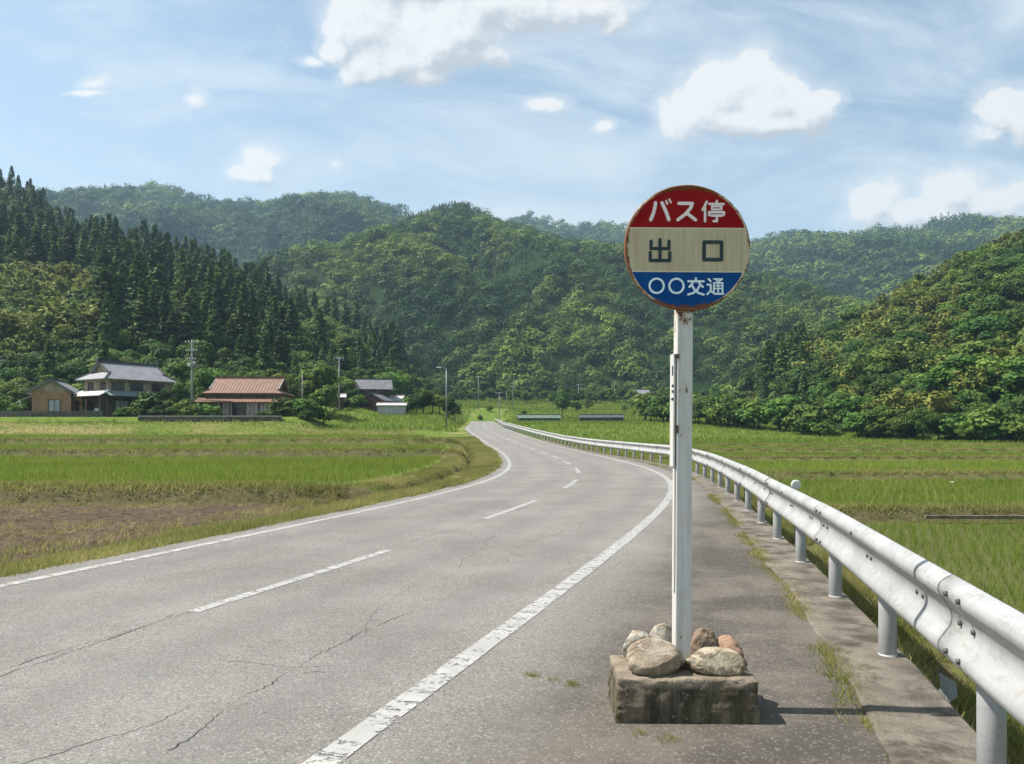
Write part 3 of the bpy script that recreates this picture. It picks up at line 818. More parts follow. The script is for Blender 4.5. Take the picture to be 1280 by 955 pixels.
def stone_mesh(w, d, h, seed, flat=.0, facet=0):
    import bmesh
    bm = bmesh.new(); bmesh.ops.create_icosphere(bm, subdivisions=5, radius=1)
    V = np.array([v.co[:] for v in bm.verts]); bm.verts.index_update(); F = [[v.index for v in f.verts] for f in bm.faces]; bm.free()
    N_ = V.copy()
    sx, sy = seed * 3.7, seed * 1.3
    r = 1 + .42 * (fbm(N_[:, 0] * 1.1 + sx, N_[:, 1] * 1.1 + N_[:, 2] * 1.3 + sy, seed, 2) - .5) + .10 * (fbm(N_[:, 0] * 4 + sx, N_[:, 1] * 4 + N_[:, 2] * 5, seed + 4, 4) - .5)
    V = V * r[:, None]
    rg = np.random.default_rng(seed)
    for _ in range(facet):                                     # planed-off faces
        n = rg.normal(size=3); n[2] = abs(n[2]) * .6 + .1; n /= np.linalg.norm(n); k = .62 + .2 * rg.random()
        dd = V @ n; V = V - np.outer(np.maximum(dd - k, 0) * .85, n)
    V[:, 2] = np.where(V[:, 2] < -.72, -.72 + (V[:, 2] + .72) * .2, V[:, 2])
    V = V - (V.max(0) + V.min(0)) / 2
    V = V / (V.max(0) - V.min(0)) * np.array([w, d, h])
    V[:, 2] += h / 2
    return V, F
def stone(px, py, w, h, Y, mat, label, seed, rz=0, tilt=0, facet=2, dep=None, zb=None, name='stone'):
    X = (px - 640) / 1000 * Y
    V, F = stone_mesh(w / 1000 * Y, dep or (w / 1000 * Y * .8), h / 1000 * Y, seed, 0, facet)
    o = put(name, new_mesh(name, V, F, [STM[mat]], True), None, (X, Y, (BT - .012) if zb is None else zb), (0, R(tilt), R(rz)))
    return tag(o, label, 'stone')
stone(816, 0, 72, 44, 4.19, 0, 'large tan river stone with a rounded top, at the front of the block', 11, 12, 8, 2, .20)
stone(894, 0, 72, 34, 4.18, 1, 'flat cream stone with dark cracks at the front of the block beside the pole', 23, -6, 0, 4, .17)
stone(797, 0, 42, 40, 4.40, 2, 'small pale stone tucked behind the large tan stone at the block corner', 35, 20, 0, 1, .13)
stone(828, 0, 32, 48, 4.42, 2, 'upright white and brown stone behind the pole base', 42, 0, 0, 4, .12)
stone(881, 0, 36, 46, 4.37, 3, 'round brown stone with a dark flat face beside the pole base', 57, 30, 0, 3, .13)
stone(910, 0, 40, 36, 4.38, 4, 'reddish stone behind the flat cream stone at the rear of the block', 63, -20, 0, 2, .14)
stone(924, 0, 20, 13, 4.30, 3, 'smallest brown stone at the guardrail side of the block', 71, 10, 0, 2, .08)

# ---------------------------------------------------------------- foliage generators
def unit(v): return v / (np.linalg.norm(v, axis=-1, keepdims=True) + 1e-9)
def leaves(Pp, Nn, size, asp=.6, jit=.5, rg=rng):
    """one diamond face per point, roughly square to Nn"""
    n = len(Pp)
    Nn = unit(Nn + jit * rg.normal(size=(n, 3)))
    a = unit(np.cross(Nn, rg.normal(size=(n, 3)))); b = np.cross(Nn, a)
    s = (size * (.6 + .8 * rg.random(n)))[:, None] if np.ndim(size) == 0 else np.asarray(size)[:, None]
    V = np.stack([Pp - a * s, Pp - b * s * asp, Pp + a * s, Pp + b * s * asp], 1).reshape(-1, 3)
    return V, np.arange(4 * n).reshape(n, 4)
def crown_broad(rg, H=9., Rr=3.8, nc=26, per=60, leaf=.42, low=.35, flat=1.0):
    Ps, Ns, Ts, Ks = [], [], [], []
    zc = H * (low + 1) / 2; hz = H * (1 - low) / 2
    for c in range(nc):
        v = unit(rg.normal(size=3)); rad = rg.random() ** .45 * .78
        ct = np.array([v[0] * Rr * rad, v[1] * Rr * rad, zc + v[2] * hz * rad * .95])
        cr = Rr * (.26 + .22 * rg.random())
        dv = unit(rg.normal(size=(per, 3))); dv[:, 2] = np.where(dv[:, 2] < -.35, -dv[:, 2], dv[:, 2])
        pp = ct + dv * cr * np.array([1, 1, .72 * flat]) * (.75 + .35 * rg.random((per, 1)))
        Ps.append(pp); Ns.append(unit(dv + np.array([0, 0, .35]))); tn = rg.random()
        Ts.append(np.clip(tn * .6 + .3 * (rg.random(per) - .3), 0, 1)); Ks.append(np.full(per, rg.random()))
    Pp = np.concatenate(Ps); V, F = leaves(Pp, np.concatenate(Ns), leaf, .62, .32, rg)
    return V, F, np.repeat(np.concatenate(Ts), 4)
def crown_cedar(rg, H=20., Rr=2.9, per=2100, low=.16, leaf=.47):
    Ps, Ns, Ts = [], [], []
    nb = 150
    for b in range(nb):
        f = (b + rg.random()) / nb; f = f ** .9
        zb = H * (low + (1 - low) * f); ln = Rr * (1 - f) ** .72 * (.65 + .6 * rg.random()) + .22
        an = rg.random() * 2 * pi; k = max(4, int(per / nb * (.5 + 1.2 * (1 - f))))
        t = rg.random(k) ** .65
        droop = -.35 * ln * t + .18 * ln * t * t
        sp = .30 * ln * (1.05 - t) + .15
        pp = np.stack([cos(an) * ln * t, sin(an) * ln * t, zb + droop], -1) + rg.normal(size=(k, 3)) * sp[:, None] * np.array([.8, .8, .45])
        Ps.append(pp); nn = np.array([cos(an) * .7, sin(an) * .7, .95]); Ns.append(np.repeat(nn[None], k, 0))
        Ts.append(np.clip(rg.random() * .7 + .4 * (rg.random(k) - .25), 0, 1))
    V, F = leaves(np.concatenate(Ps), np.concatenate(Ns), leaf, .5, .55, rg)
    return V, F, np.repeat(np.concatenate(Ts), 4)
def crown_bamboo(rg, H=11., Rr=3.6, nc=13, per=120, leaf=.40):
    Ps, Ns, Ts = [], [], []
    for c in range(nc):
        a = rg.random() * 2 * pi; r0 = Rr * .35 * rg.random(); hh = H * (.75 + .3 * rg.random()); out = Rr * (.5 + .6 * rg.random()); tn = rg.random()
        t = .3 + .7 * rg.random(per) ** .8
        x = (r0 + out * t ** 2.4); z = hh * (t - .20 * t ** 5)
        sp = .18 + .75 * np.sin(pi * np.clip(t, 0, 1)) ** .7
        pp = np.stack([cos(a) * x, sin(a) * x, z], -1) + rg.normal(size=(per, 3)) * sp[:, None] * np.array([.62, .62, .5])
        Ps.append(pp); Ns.append(unit(np.stack([cos(a) * np.ones(per) * .5, sin(a) * np.ones(per) * .5, np.ones(per)], -1) + (pp - np.array([cos(a), sin(a), 0]) * x[:, None] - np.array([0, 0, 1]) * z[:, None]) * .6)); Ts.append(np.clip(tn * .75 + .4 * (rg.random(per) - .3), 0, 1))
    V, F = leaves(np.concatenate(Ps), np.concatenate(Ns), leaf, .42, .5, rg)
    return V, F, np.repeat(np.concatenate(Ts), 4)
def trunk_mesh(rg, H, r, limbs=5, low=.3, kind='broad'):
    mb = MB(); lean = rg.normal(size=2) * .02 * H
    pts = [(0, 0, -.4)] + [(lean[0] * f, lean[1] * f, H * f) for f in (.0, .25, .5, .75, .92)]
    mb.tube(pts, [r * 1.35, r * 1.15, r * .9, r * .7, r * .45, r * .15], 7)
    for k in range(limbs):
        f = low + (.8 - low) * rg.random(); a = rg.random() * 2 * pi; ln = H * (.22 if kind == 'broad' else .08) * (.7 + .6 * rg.random())
        p0 = np.array([lean[0] * f, lean[1] * f, H * f]); d = np.array([cos(a), sin(a), .7 if kind == 'broad' else -.1])
        mb.tube([p0, p0 + d * ln * .5, p0 + d * ln + np.array([0, 0, ln * .15])], [r * .45, r * .3, r * .1], 5)
    return mb.mesh('trunk', [M['bark']], True)
VAR = {}
def variants(key, fn, mat, n, trunk):
    L = []
    for i in range(n):
        rg = np.random.default_rng(abs(hash(key)) % 1000 + i * 17) if False else np.random.default_rng(sum(map(ord, key)) + i * 17)
        V, F, T = fn(rg)
        L.append((new_mesh('crown', V, F, [mat], False, attrs={'tint': T}), trunk(rg)))
    VAR[key] = L
variants('cedar', lambda g: crown_cedar(g, 17 + 4 * g.random(), 2.4 + 1.0 * g.random(), low=.12 + .2 * g.random()), M['cedar'], 6, lambda g: trunk_mesh(g, 19, .26, 5, .2, 'cedar'))
variants('broad', lambda g: crown_broad(g, 9, 3.9, 30, 150, .27, .16), M['leaf'], 6, lambda g: trunk_mesh(g, 7.5, .2))
variants('dark', lambda g: crown_broad(g, 9, 3.6, 30, 150, .25, .10), M['leaf_dark'], 5, lambda g: trunk_mesh(g, 7.5, .2))
variants('bamboo', lambda g: crown_bamboo(g), M['bamboo'], 5, lambda g: trunk_mesh(g, 8, .10, 3))
variants('shrub', lambda g: crown_broad(g, 2.4, 1.5, 20, 50, .17, .05), M['leaf'], 4, lambda g: trunk_mesh(g, 1.9, .05))
variants('shrubdark', lambda g: crown_broad(g, 2.4, 1.5, 20, 50, .16, .05), M['leaf_dark'], 4, lambda g: trunk_mesh(g, 1.9, .05))
variants('clipped', lambda g: crown_broad(g, 2.2, 1.7, 26, 60, .13, .02, .7), M['leaf_dark'], 3, lambda g: trunk_mesh(g, 1.6, .06))
NAMES = {'cedar': 'cedar_tree', 'broad': 'broadleaf_tree', 'dark': 'evergreen_tree', 'bamboo': 'bamboo_clump', 'shrub': 'shrub', 'shrubdark': 'shrub', 'clipped': 'shrub'}
CATS = {'cedar': 'tree', 'broad': 'tree', 'dark': 'tree', 'bamboo': 'bamboo', 'shrub': 'shrub', 'shrubdark': 'shrub', 'clipped': 'shrub'}
def plant(kind, x, y, label, group=None, sc=1., parts=True, z=None, name=None, v=None, sxy=1.):
    cr, tr = VAR[kind][int(rng.integers(len(VAR[kind]))) if v is None else v]
    z = float(height(np.array([x]), np.array([y]))[0][0]) - .05 if z is None else z
    rz = float(rng.random() * 2 * pi); nm = name or NAMES[kind]
    if parts:
        t = thing(nm, label, CATS[kind], (x, y, z), rz, group); t.rotation_euler[0] = float(rng.normal() * .025); t.scale = (sc * sxy, sc * sxy, sc)
        put('crown', cr, t); put('trunk', tr, t)
        return t
    o = put(nm, cr, None, (x, y, z), (0, 0, rz), (sc * sxy, sc * sxy, sc))
    return tag(o, label, CATS[kind], group)

# ---------------------------------------------------------------- forest layout
def occlusion():
    an = np.radians(np.linspace(-45, 45, 1201)); rr = 60 * 1.0085 ** np.arange(0, 390)
    A, RR = np.meshgrid(an, rr); x = (RR * np.sin(A)).ravel(); y = (RR * np.cos(A)).ravel()
    z, wh, _ = height(x, y)
    el = ((z + np.where(wh >= 0, 4.5, 0) - EYE) / RR.ravel()).reshape(RR.shape)
    return an, rr, np.maximum.accumulate(el, 0)
OA, OR, OE = occlusion()
def visible(x, y, ztop, back=9):
    r = np.hypot(x, y); a = np.arctan2(x, y)
    ia = np.clip(np.searchsorted(OA, a), 0, len(OA) - 1); ir = np.clip(np.searchsorted(OR, r - back) - 1, 0, len(OR) - 1)
    return (ztop - EYE) / r > OE[ir, ia] - .001
def scatter(x0, x1, y0, y1, sp, jit=.9):
    nx, ny = int((x1 - x0) / sp), int((y1 - y0) / sp)
    X, Y = np.meshgrid(np.arange(nx), np.arange(ny))
    X = x0 + (X + .5 * (Y % 2) + jit * (rng.random(X.shape) - .5)) * sp; Y = y0 + (Y + jit * (rng.random(Y.shape) - .5)) * sp
    return X.ravel(), Y.ravel()
near = {'cedar': [], 'broad': [], 'dark': [], 'bamboo': []}
def near_forest():
    # west hill
    for side in (0, 1):
        x, y = scatter(-235, 0, 104, 330, 4.5) if side == 0 else scatter(28, 190, 80, 262, 5.7)
        z, wh, b = height(x, y)
        ok = (wh == side) & (abs(x / y) < .76) & (z - b > .3)
        x, y, z, b = x[ok], y[ok], z[ok], b[ok]
        hgt = z - b
        px = 640 + 1000 * x / y
        patch = fbm(x / 34, y / 34, 91 + side, 3); sel = rng.random(len(x))
        for i in range(len(x)):
            if side == 0:
                foot = hgt[i] < 6
                if px[i] < 125 and hgt[i] < 24 and hgt[i] > 3: k = 'bamboo' if sel[i] < .62 else 'dark'
                elif foot: k = 'dark' if sel[i] < .5 else ('broad' if sel[i] < .85 else 'cedar')
                elif px[i] > 330 and px[i] < 455 and hgt[i] < 26: k = 'broad' if sel[i] < .62 else ('dark' if sel[i] < .85 else 'cedar')
                elif hgt[i] > 42 and patch[i] > .42: k = 'broad' if sel[i] < .55 else 'cedar'
                else: k = 'cedar' if sel[i] < .74 else ('dark' if sel[i] < .9 else 'broad')
                s = {'cedar': .58 + .36 * rng.random(), 'broad': .85 + .35 * rng.random(), 'dark': .85 + .35 * rng.random(), 'bamboo': .85 + .3 * rng.random()}[k]
                if hgt[i] > 45: s *= .75
                if foot: s *= .72
            else:
                if px[i] < 1010 and px[i] > 945 and sel[i] < .75: k = 'cedar'
                elif patch[i] > .53: k = 'bamboo' if sel[i] < .5 else ('broad' if sel[i] < .8 else 'dark')
                else: k = 'broad' if sel[i] < .52 else ('dark' if sel[i] < .90 else ('bamboo' if sel[i] < .975 else 'cedar'))
                s = {'cedar': .62 + .2 * rng.random(), 'broad': .72 + .5 * rng.random(), 'dark': .72 + .5 * rng.random(), 'bamboo': .75 + .35 * rng.random()}[k]
                if hgt[i] < 3: s *= .7
            H = {'cedar': 20, 'broad': 9, 'dark': 9, 'bamboo': 10}[k] * s
            near[k].append((x[i], y[i], z[i], s, H, side, px[i]))
near_forest()
stuff = {k: [] for k in near}
LAB = {('cedar', 0): 'tall dark conical cedar in the plantation on the hillside behind the farmhouses',
       ('cedar', 1): 'narrow cedar among the leafy trees on the hillside beyond the guardrail',
       ('broad', 0): 'bright green leafy tree in the forest on the hillside behind the farmhouses',
       ('broad', 1): 'bright green leafy tree in the forest on the hillside beyond the guardrail',
       ('dark', 0): 'deep green evergreen tree in the forest on the hillside behind the farmhouses',
       ('dark', 1): 'deep green evergreen tree in the forest on the hillside beyond the guardrail',
       ('bamboo', 0): 'yellow-green feathery bamboo on the lower hillside behind the farmhouses',
       ('bamboo', 1): 'yellow-green feathery bamboo in the forest beyond the guardrail'}
GRP = {('cedar', 0): 'cedars behind the farmhouses', ('cedar', 1): 'cedars beyond the guardrail', ('broad', 0): 'leafy trees behind the farmhouses', ('broad', 1): 'leafy trees beyond the guardrail',
       ('dark', 0): 'evergreens behind the farmhouses', ('dark', 1): 'evergreens beyond the guardrail', ('bamboo', 0): 'bamboo behind the farmhouses', ('bamboo', 1): 'bamboo beyond the guardrail'}
LIM = {'cedar': 230, 'broad': 240, 'dark': 200, 'bamboo': 130}
for k, L in near.items():
    A = np.array([l_[:3] for l_ in L]); H = np.array([l_[4] for l_ in L])
    vis = visible(A[:, 0], A[:, 1], A[:, 2] + H, 7) 
    inframe = (abs(A[:, 0] / A[:, 1]) < .66)
    order = sorted(np.nonzero(vis)[0], key=lambda i: A[i, 1] / H[i])
    n_ind = 0
    for i in order:
        l_ = L[i]
        if n_ind < LIM[k] and inframe[i]:
            parts = n_ind < 45
            plant(k, l_[0], l_[1], LAB[(k, l_[5])], GRP[(k, l_[5])], l_[3], parts, l_[2] - .3, sxy=.85 + .5 * float(rng.random())); n_ind += 1
        else: stuff[k].append(l_)
# the rest of both near hills as one mass per hill
def cheap(kind, n, rg):
    if kind == 'cedar':
        f = rg.random(n) ** 1.1; a = rg.random(n) * 2 * pi; r = 2.9 * (1 - f) ** .75 * (.7 + .5 * rg.random(n)) + .2
        pp = np.stack([np.cos(a) * r, np.sin(a) * r, 20 * (.2 + .8 * f) - .3 * r], -1); nn = np.stack([np.cos(a) * .8, np.sin(a) * .8, .65 * np.ones(n)], -1)
        sz = .95
    else:
        d = unit(rg.normal(size=(n, 3))); d[:, 2] = np.where(d[:, 2] < -.3, -d[:, 2], d[:, 2])
        lob = 1 + .35 * np.sin(3 * np.arctan2(d[:, 1], d[:, 0]) + rg.random() * 6) * np.sin(4 * d[:, 2] + rg.random() * 6)
        pp = d * np.array([3.6, 3.6, 3.2]) * lob[:, None] * (.8 + .3 * rg.random((n, 1))) + np.array([0, 0, 5.6]); nn = d + np.array([0, 0, .3]); sz = .85
    return pp, nn, sz
def mass(name, items, nper, mat, label, seed, shrink=1.):
    rg = np.random.default_rng(seed); VV, TT = [], []
    protos = {k: [cheap(k, nper, rg) for _ in range(8)] for k in ('cedar', 'round')}
    for (x, y, z, s, k, t0) in items:
        pp, nn, sz = protos['cedar' if k == 'cedar' else 'round'][int(rg.integers(8))]
        a = rg.random() * 6.28; c_, s_ = cos(a), sin(a); Rm = np.array([[c_, s_, 0], [-s_, c_, 0], [0, 0, 1]])
        q = pp @ Rm * s + np.array([x, y, z - .4]); m_ = nn @ Rm
        V, _ = leaves(q, m_, sz * s * shrink, .7, .22, rg)
        VV.append(V.astype(np.float32)); TT.append(np.repeat(np.clip(t0 + .30 * (rg.random(nper) - .5), 0, 1), 4))
    if not VV: return
    V = np.concatenate(VV); n = len(V) // 4
    o = put(name, new_mesh(name, V, np.arange(4 * n).reshape(n, 4), [mat], False, attrs={'tint': np.concatenate(TT)}))
    tag(o, label, 'forest', None, 'stuff')
for side, lab in ((0, 'forest filling the hillside behind the farmhouses'), (1, 'forest filling the hillside beyond the guardrail')):
    it = []
    for k, L in stuff.items():
        for l_ in L:
            if l_[5] == side: it.append((l_[0], l_[1], l_[2], l_[3], k, {'cedar': .03 + .22 * rng.random(), 'broad': .3 + .5 * rng.random(), 'dark': .1 + .3 * rng.random(), 'bamboo': .7 + .3 * rng.random()}[k]))
    mass('forest', it, 420, M['forest'], lab, 5 + side, .62)
def far_forest(idx, box, sp, nper, label, seed, s0=1., cedar_bias=.0):
    x, y = scatter(*box, sp * .62); z, wh, b = height(x, y)
    gx = (height(x + 3, y)[0] - z) / 3; gy = (height(x, y - 3)[0] - z) / 3
    dense = np.clip(np.sqrt(1 + gx ** 2 + gy ** 2) * .385 * (1 + .5 * np.clip(np.hypot(gx, gy) - .6, 0, 1.5)), 0, 1)
    kp = rng.random(len(x)) < dense; x, y, z, wh, b = x[kp], y[kp], z[kp], wh[kp], b[kp]
    ok = ((wh == idx) & (z - b > .4) | ((idx == 2) & (wh < 0) & (y > np.interp(x, HILLS[2][3], HILLS[2][4]) - 4) & (x > -60) & (x < 160))) & (abs(x / y) < .74); x, y, z = x[ok], y[ok], z[ok]
    vis = visible(x, y, z + 11 * s0, 22); x, y, z = x[vis], y[vis], z[vis]
    patch = fbm(x / 70, y / 90, seed, 4); p2 = fbm(x / 40 + 7, y / 55, seed + 3, 3); it = []
    for i in range(len(x)):
        r = rng.random()
        ced = patch[i] > .70 - cedar_bias and r < .9
        if ced: it.append((x[i], y[i], z[i] - 1, (.42 + .16 * rng.random()) * s0, 'cedar', .02 + .25 * rng.random()))
        else: it.append((x[i], y[i], z[i] - 2.5 * s0, (.75 + .6 * rng.random() ** 2) * s0, 'round', np.clip((.10 + 2.0 * (p2[i] - .36) + .50 * (rng.random() - .35)) * (.30 if patch[i] > .57 else 1), 0, 1)))
    mass('forest', it, nper, M['forest'], label, seed, {210: .50, 80: .80}.get(nper, .95))
    return len(it)
n3 = far_forest(2, (-420, 420, 300, 720, ), 7.2, 210, 'forest covering the broad middle mountain across the valley', 21, 1.12, .0)
n4 = far_forest(3, (-850, 330, 520, 1130), 9.6, 80, 'forest on the long far ridge behind the cedar hillside', 22, 1.5)
n5 = far_forest(4, (-160, 420, 900, 1430), 11, 50, 'forest on the most distant ridge beside the sign disc', 23, 1.5)
n6 = far_forest(5, (60, 900, 480, 1180), 9.6, 80, 'forest on the far mountain beyond the guardrail side', 24, 1.5)
print('forest', n3, n4, n5, n6, {k: len(v) for k, v in stuff.items()}, {k: len(v) for k, v in near.items()})
#@@REST

# ---------------------------------------------------------------- farm buildings
def tile_mat(name, lo, hi, stain, rows=3.2, st=.4, along=0):
    m, t, b = material(name)
    o = t.obj(); x, y, z = t.sep(o)
    n = t.noise(o, 1.3, 6, .7); f = t.noise(o, 14, 4, .7)
    wv = t.m('SINE', t.m('MULTIPLY', x, 6.283 * rows)); wz = t.m('FRACT', t.m('MULTIPLY', z, 5.0))
    c = t.mix(t.ss(n, .3, .7), lo, hi); c = t.mix(t.m('MULTIPLY', t.ss(f, .45, .72), st), c, stain)
    t.set(b.inputs['Base Color'], c); b.inputs['Roughness'].default_value = .6; b.inputs['Specular IOR Level'].default_value = .35
    bump(t, b, t.m('ADD', t.m('MULTIPLY', wv, .5), wz), .6, .05)
    return m
M['tile'] = tile_mat('grey roof tile', (.19, .19, .205), (.30, .30, .315), (.10, .10, .10))
M['tile_mid'] = tile_mat('dark grey tile', (.10, .10, .11), (.18, .18, .19), (.06, .06, .06))
M['tile_dark'] = tile_mat('dark ridge tile', (.045, .047, .055), (.09, .09, .10), (.03, .03, .03))
M['tin_red'] = tile_mat('rusty red roof sheet', (.145, .072, .045), (.235, .128, .085), (.13, .10, .075), 2.4, .75)
M['tin_pale'] = tile_mat('pale tin roof', (.46, .43, .42), (.60, .57, .55), (.30, .25, .22), 2.5)
M['tin_teal'] = tile_mat('blue-green tin roof', (.15, .19, .19), (.22, .27, .265), (.08, .1, .1), 2.5)
M['net'] = simple('dark green net', (.10, .14, .11), .9, .3, 1.5)
M['plaster'] = simple('weathered plaster', (.33, .27, .20), .9, .25, 1.2, dirt=(.16, .12, .085), dirt_amt=.7)
M['timber'] = simple('dark timber', (.085, .058, .040), .85, .4, 2.2, dirt=(.03, .022, .016), dirt_amt=.6)
M['orange'] = simple('orange-brown wall', (.33, .185, .11), .85, .18, .8, dirt=(.46, .28, .10), dirt_amt=.6)
M['pale_wall'] = simple('pale grey board wall', (.42, .41, .42), .8, .15, 1.5, dirt=(.25, .22, .2), dirt_amt=.5)
M['white'] = simple('white panel', (.68, .68, .66), .6, .1, 2)
M['shoji'] = simple('pale window pane', (.36, .38, .37), .35, .2, 2)
M['maroon'] = simple('maroon boarding', (.10, .052, .048), .8, .3, 2)
m_, t_, b_ = material('window glass'); b_.inputs['Base Color'].default_value = (.022, .026, .03, 1); b_.inputs['Roughness'].default_value = .12; M['glass'] = m_
M['stonewall'] = concrete_mat('field stone wall', (.07, .062, .055), (.16, .145, .125), (.035, .04, .025), 2.2, .6)
M['cap'] = simple('pale stone capping', (.34, .31, .27), .9, .2, 2)
def pat(px, Y): return (px - 640) / 1000 * Y
def irimoya(L, D, o, ze, zr, f=.45):
    Le, De = L / 2 + o, D / 2 + o; k = f * De; xg = Le - k; zg = ze + f * (zr - ze); yg = (1 - f) * De; ov = .35
    V = []; F = []
    for s in (-1, 1):        # long slopes
        b = len(V)
        V += [(-Le, s * De, ze), (Le, s * De, ze), (xg, s * yg, zg), (xg + ov, s * yg, zg), (xg + ov, 0, zr), (-xg - ov, 0, zr), (-xg - ov, s * yg, zg), (-xg, s * yg, zg)]
        q = list(range(b, b + 8)); F.append(q if s < 0 else q[::-1])
    for s in (-1, 1):        # hipped skirts
        b = len(V)
        V += [(s * Le, -De, ze), (s * Le, De, ze), (s * xg, yg, zg), (s * xg, -yg, zg)]
        q = list(range(b, b + 4)); F.append(q if s > 0 else q[::-1])
    return V, F, (Le, De, xg, yg, zg)
def solid(o, th): 
    md = o.modifiers.new('thick', 'SOLIDIFY'); md.thickness = th; md.offset = -1
def window(parent, c, w, h, face, mat='glass', bars=1, frame='timber'):
    """face: 'f','b','l','r' side of a box-shaped wall; c = (along, z) centre and the wall distance"""
    al, z, dist = c; mb = MB(); g = MB()
    def bx(m, a, zz, ww, hh, dep, out):
        if face == 'f': m.box((a, -dist - out, zz), (ww, dep, hh))
        elif face == 'r': m.box((dist + out, a, zz), (dep, ww, hh))
        elif face == 'l': m.box((-dist - out, a, zz), (dep, ww, hh))
    t = .07
    bx(mb, al, z + h / 2, w + t, t, .08, .03); bx(mb, al, z - h / 2, w + t, t, .10, .04)
    bx(mb, al - w / 2, z, t, h - t, .08, .03); bx(mb, al + w / 2, z, t, h - t, .08, .03)
    for k in range(bars): bx(mb, al - w / 2 + w * (k + 1) / (bars + 1), z, .05, h - t, .06, .025)
    bx(g, al, z, w - t, h - t, .02, .008)
    fr = mb.build('window', M[frame], parent); g.build('pane', M[mat], fr)
GZ = 3.42
# --- two-storey tiled house
X0 = pat(160, 109); h1 = thing('farmhouse', 'two-storey farmhouse with a grey tiled hip-and-gable roof, beside the orange-brown annex', 'house', (X0, 109, GZ), R(57))
L, D = 8.9, 5.6
mb = MB(); mb.box((0, 0, 1.55), (L, D, 3.1)); mb.build('wall', M['timber'], h1)
mb = MB(); mb.box((0, 0, 4.15), (L - .02, D - .02, 2.1)); up = mb.build('upper_wall', M['plaster'], h1)
V, F, (Le, De, xg, yg, zg) = irimoya(L, D, .85, 5.0, 7.35, .42)
rf = put('roof', new_mesh('roof', V, F, [M['tile']]), h1); solid(rf, .16)
mb = MB(); mb.box((0, 0, 7.44), (2 * xg + .9, .34, .30)); 
for sx in (-1, 1):
    mb.box((sx * (xg + .5), 0, 7.55), (.16, .46, .5))
    for sy in (-1, 1):
        mb.tube([(sx * (xg + .30), 0, 7.40), (sx * (xg + .30), sy * yg, zg + .06)], .12, 6); mb.tube([(sx * xg, sy * yg, zg + .05), (sx * Le, sy * De, 5.05)], .11, 6)
mb.build('ridge', M['tile_dark'], rf)
mb = MB()
for sx in (-1, 1):
    x_ = sx * (xg - .12); mb.add([(x_, -yg + .2, zg), (x_, yg - .2, zg), (x_, 0, 7.2)], [(0, 1, 2) if sx > 0 else (2, 1, 0)])
mb.each('gable', M['plaster'], h1)
def pent(parent, mat, x0, x1, y0, y1, z_in, z_out, axis, name='lower_roof'):
    V = [(x0, y1, z_in), (x1, y1, z_in), (x1, y0, z_out), (x0, y0, z_out)] if axis == 'y' else [(x1, y0, z_in), (x1, y1, z_in), (x0, y1, z_out), (x0, y0, z_out)]
    o = put(name, new_mesh(name, V, [[0, 1, 2, 3]], [mat]), parent); md = o.modifiers.new('thick', 'SOLIDIFY'); md.thickness = .12; md.offset = 0
    return o
pent(h1, M['tin_pale'], -L / 2 - 1.5, -L / 2, -D / 2 - .6, D / 2 + .6, 3.55, 2.75, 'x')
pent(h1, M['tin_teal'], -L / 2 - .6, L / 2 + .3, -D / 2 - 1.5, -D / 2, 3.5, 2.75, 'y')
for a in (-1.7, 1.2): window(h1, (a, 4.1, L / 2), 1.2, .9, 'l', 'glass', 1)
for a in (-3.1, -.5, 2.6): window(h1, (a, 4.1, D / 2), 1.7, 1.0, 'f', 'glass', 2)
for a in (-2.6, .6, 3.1): window(h1, (a, 1.3, D / 2), 1.7, 1.8, 'f', 'shoji', 2)
for a in (-1.5, 1.2): window(h1, (a, 1.3, L / 2), 1.5, 1.5, 'l', 'glass', 1)
mb = MB(); mb.box((-L / 2 - .06, -.3, .75), (.08, .9, .9)); mb.build('door_panel', M['white'], h1)
mb = MB()
for xx in (-L / 2 - 1.3, ): 
    for yy in (-D / 2 - .4, 0, D / 2 + .3): mb.box((xx, yy, 1.4), (.14, .14, 2.8))
for xx in (-3.6, 0, 3.6): mb.box((xx, -D / 2 - 1.35, 1.4), (.13, .13, 2.75))
mb.each('porch_post', M['timber'], h1)
# --- orange annex
X0 = pat(72, 107); h2 = thing('annex', 'single-storey annex with an orange-brown gable wall and grey tiled roof', 'house', (X0, 107, GZ), R(104))
L, D = 5.2, 4.6
mb = MB(); mb.box((0, 0, 1.7), (L, D, 3.4)); mb.build('wall', M['orange'], h2)
V, F = [], []
mb = MB(); mb.add([(-L / 2 - .02, -D / 2, 3.4), (-L / 2 - .02, D / 2, 3.4), (-L / 2 - .02, 0, 4.75)], [(2, 1, 0)]); mb.add([(L / 2, -D / 2, 3.4), (L / 2, D / 2, 3.4), (L / 2, 0, 4.75)], [(0, 1, 2)]); mb.each('gable', M['plaster'], h2)
mb = MB()
for s in (-1, 1): mb.add([(-L / 2 - .55, s * (D / 2 + .6), 3.12), (L / 2 + .5, s * (D / 2 + .6), 3.12), (L / 2 + .5, 0, 4.95), (-L / 2 - .55, 0, 4.95)], [(0, 1, 2, 3) if s < 0 else (3, 2, 1, 0)])
rf = mb.build('roof', M['tile'], h2); solid(rf, .14)
mb = MB(); mb.box((0, 0, 5.02), (L + 1.2, .3, .24)); 
for s in (-1, 1): mb.tube([(-L / 2 - .5, 0, 4.98), (-L / 2 - .5, s * (D / 2 + .6), 3.16)], .10, 6)
mb.build('ridge', M['tile_dark'], rf)
window(h2, (-.35, 1.55, L / 2), 1.35, 1.5, 'l', 'shoji', 1)
window(h2, (.2, 1.5, D / 2), 1.6, 1.5, 'f', 'glass', 1)
mb = MB(); mb.box((0, -D / 2 - .04, 2.0), (L - .1, .08, .14)); mb.box((-2.4, -D / 2 - .04, 1.6), (.14, .08, 3.2)); mb.each('beam', M['timber'], h2)
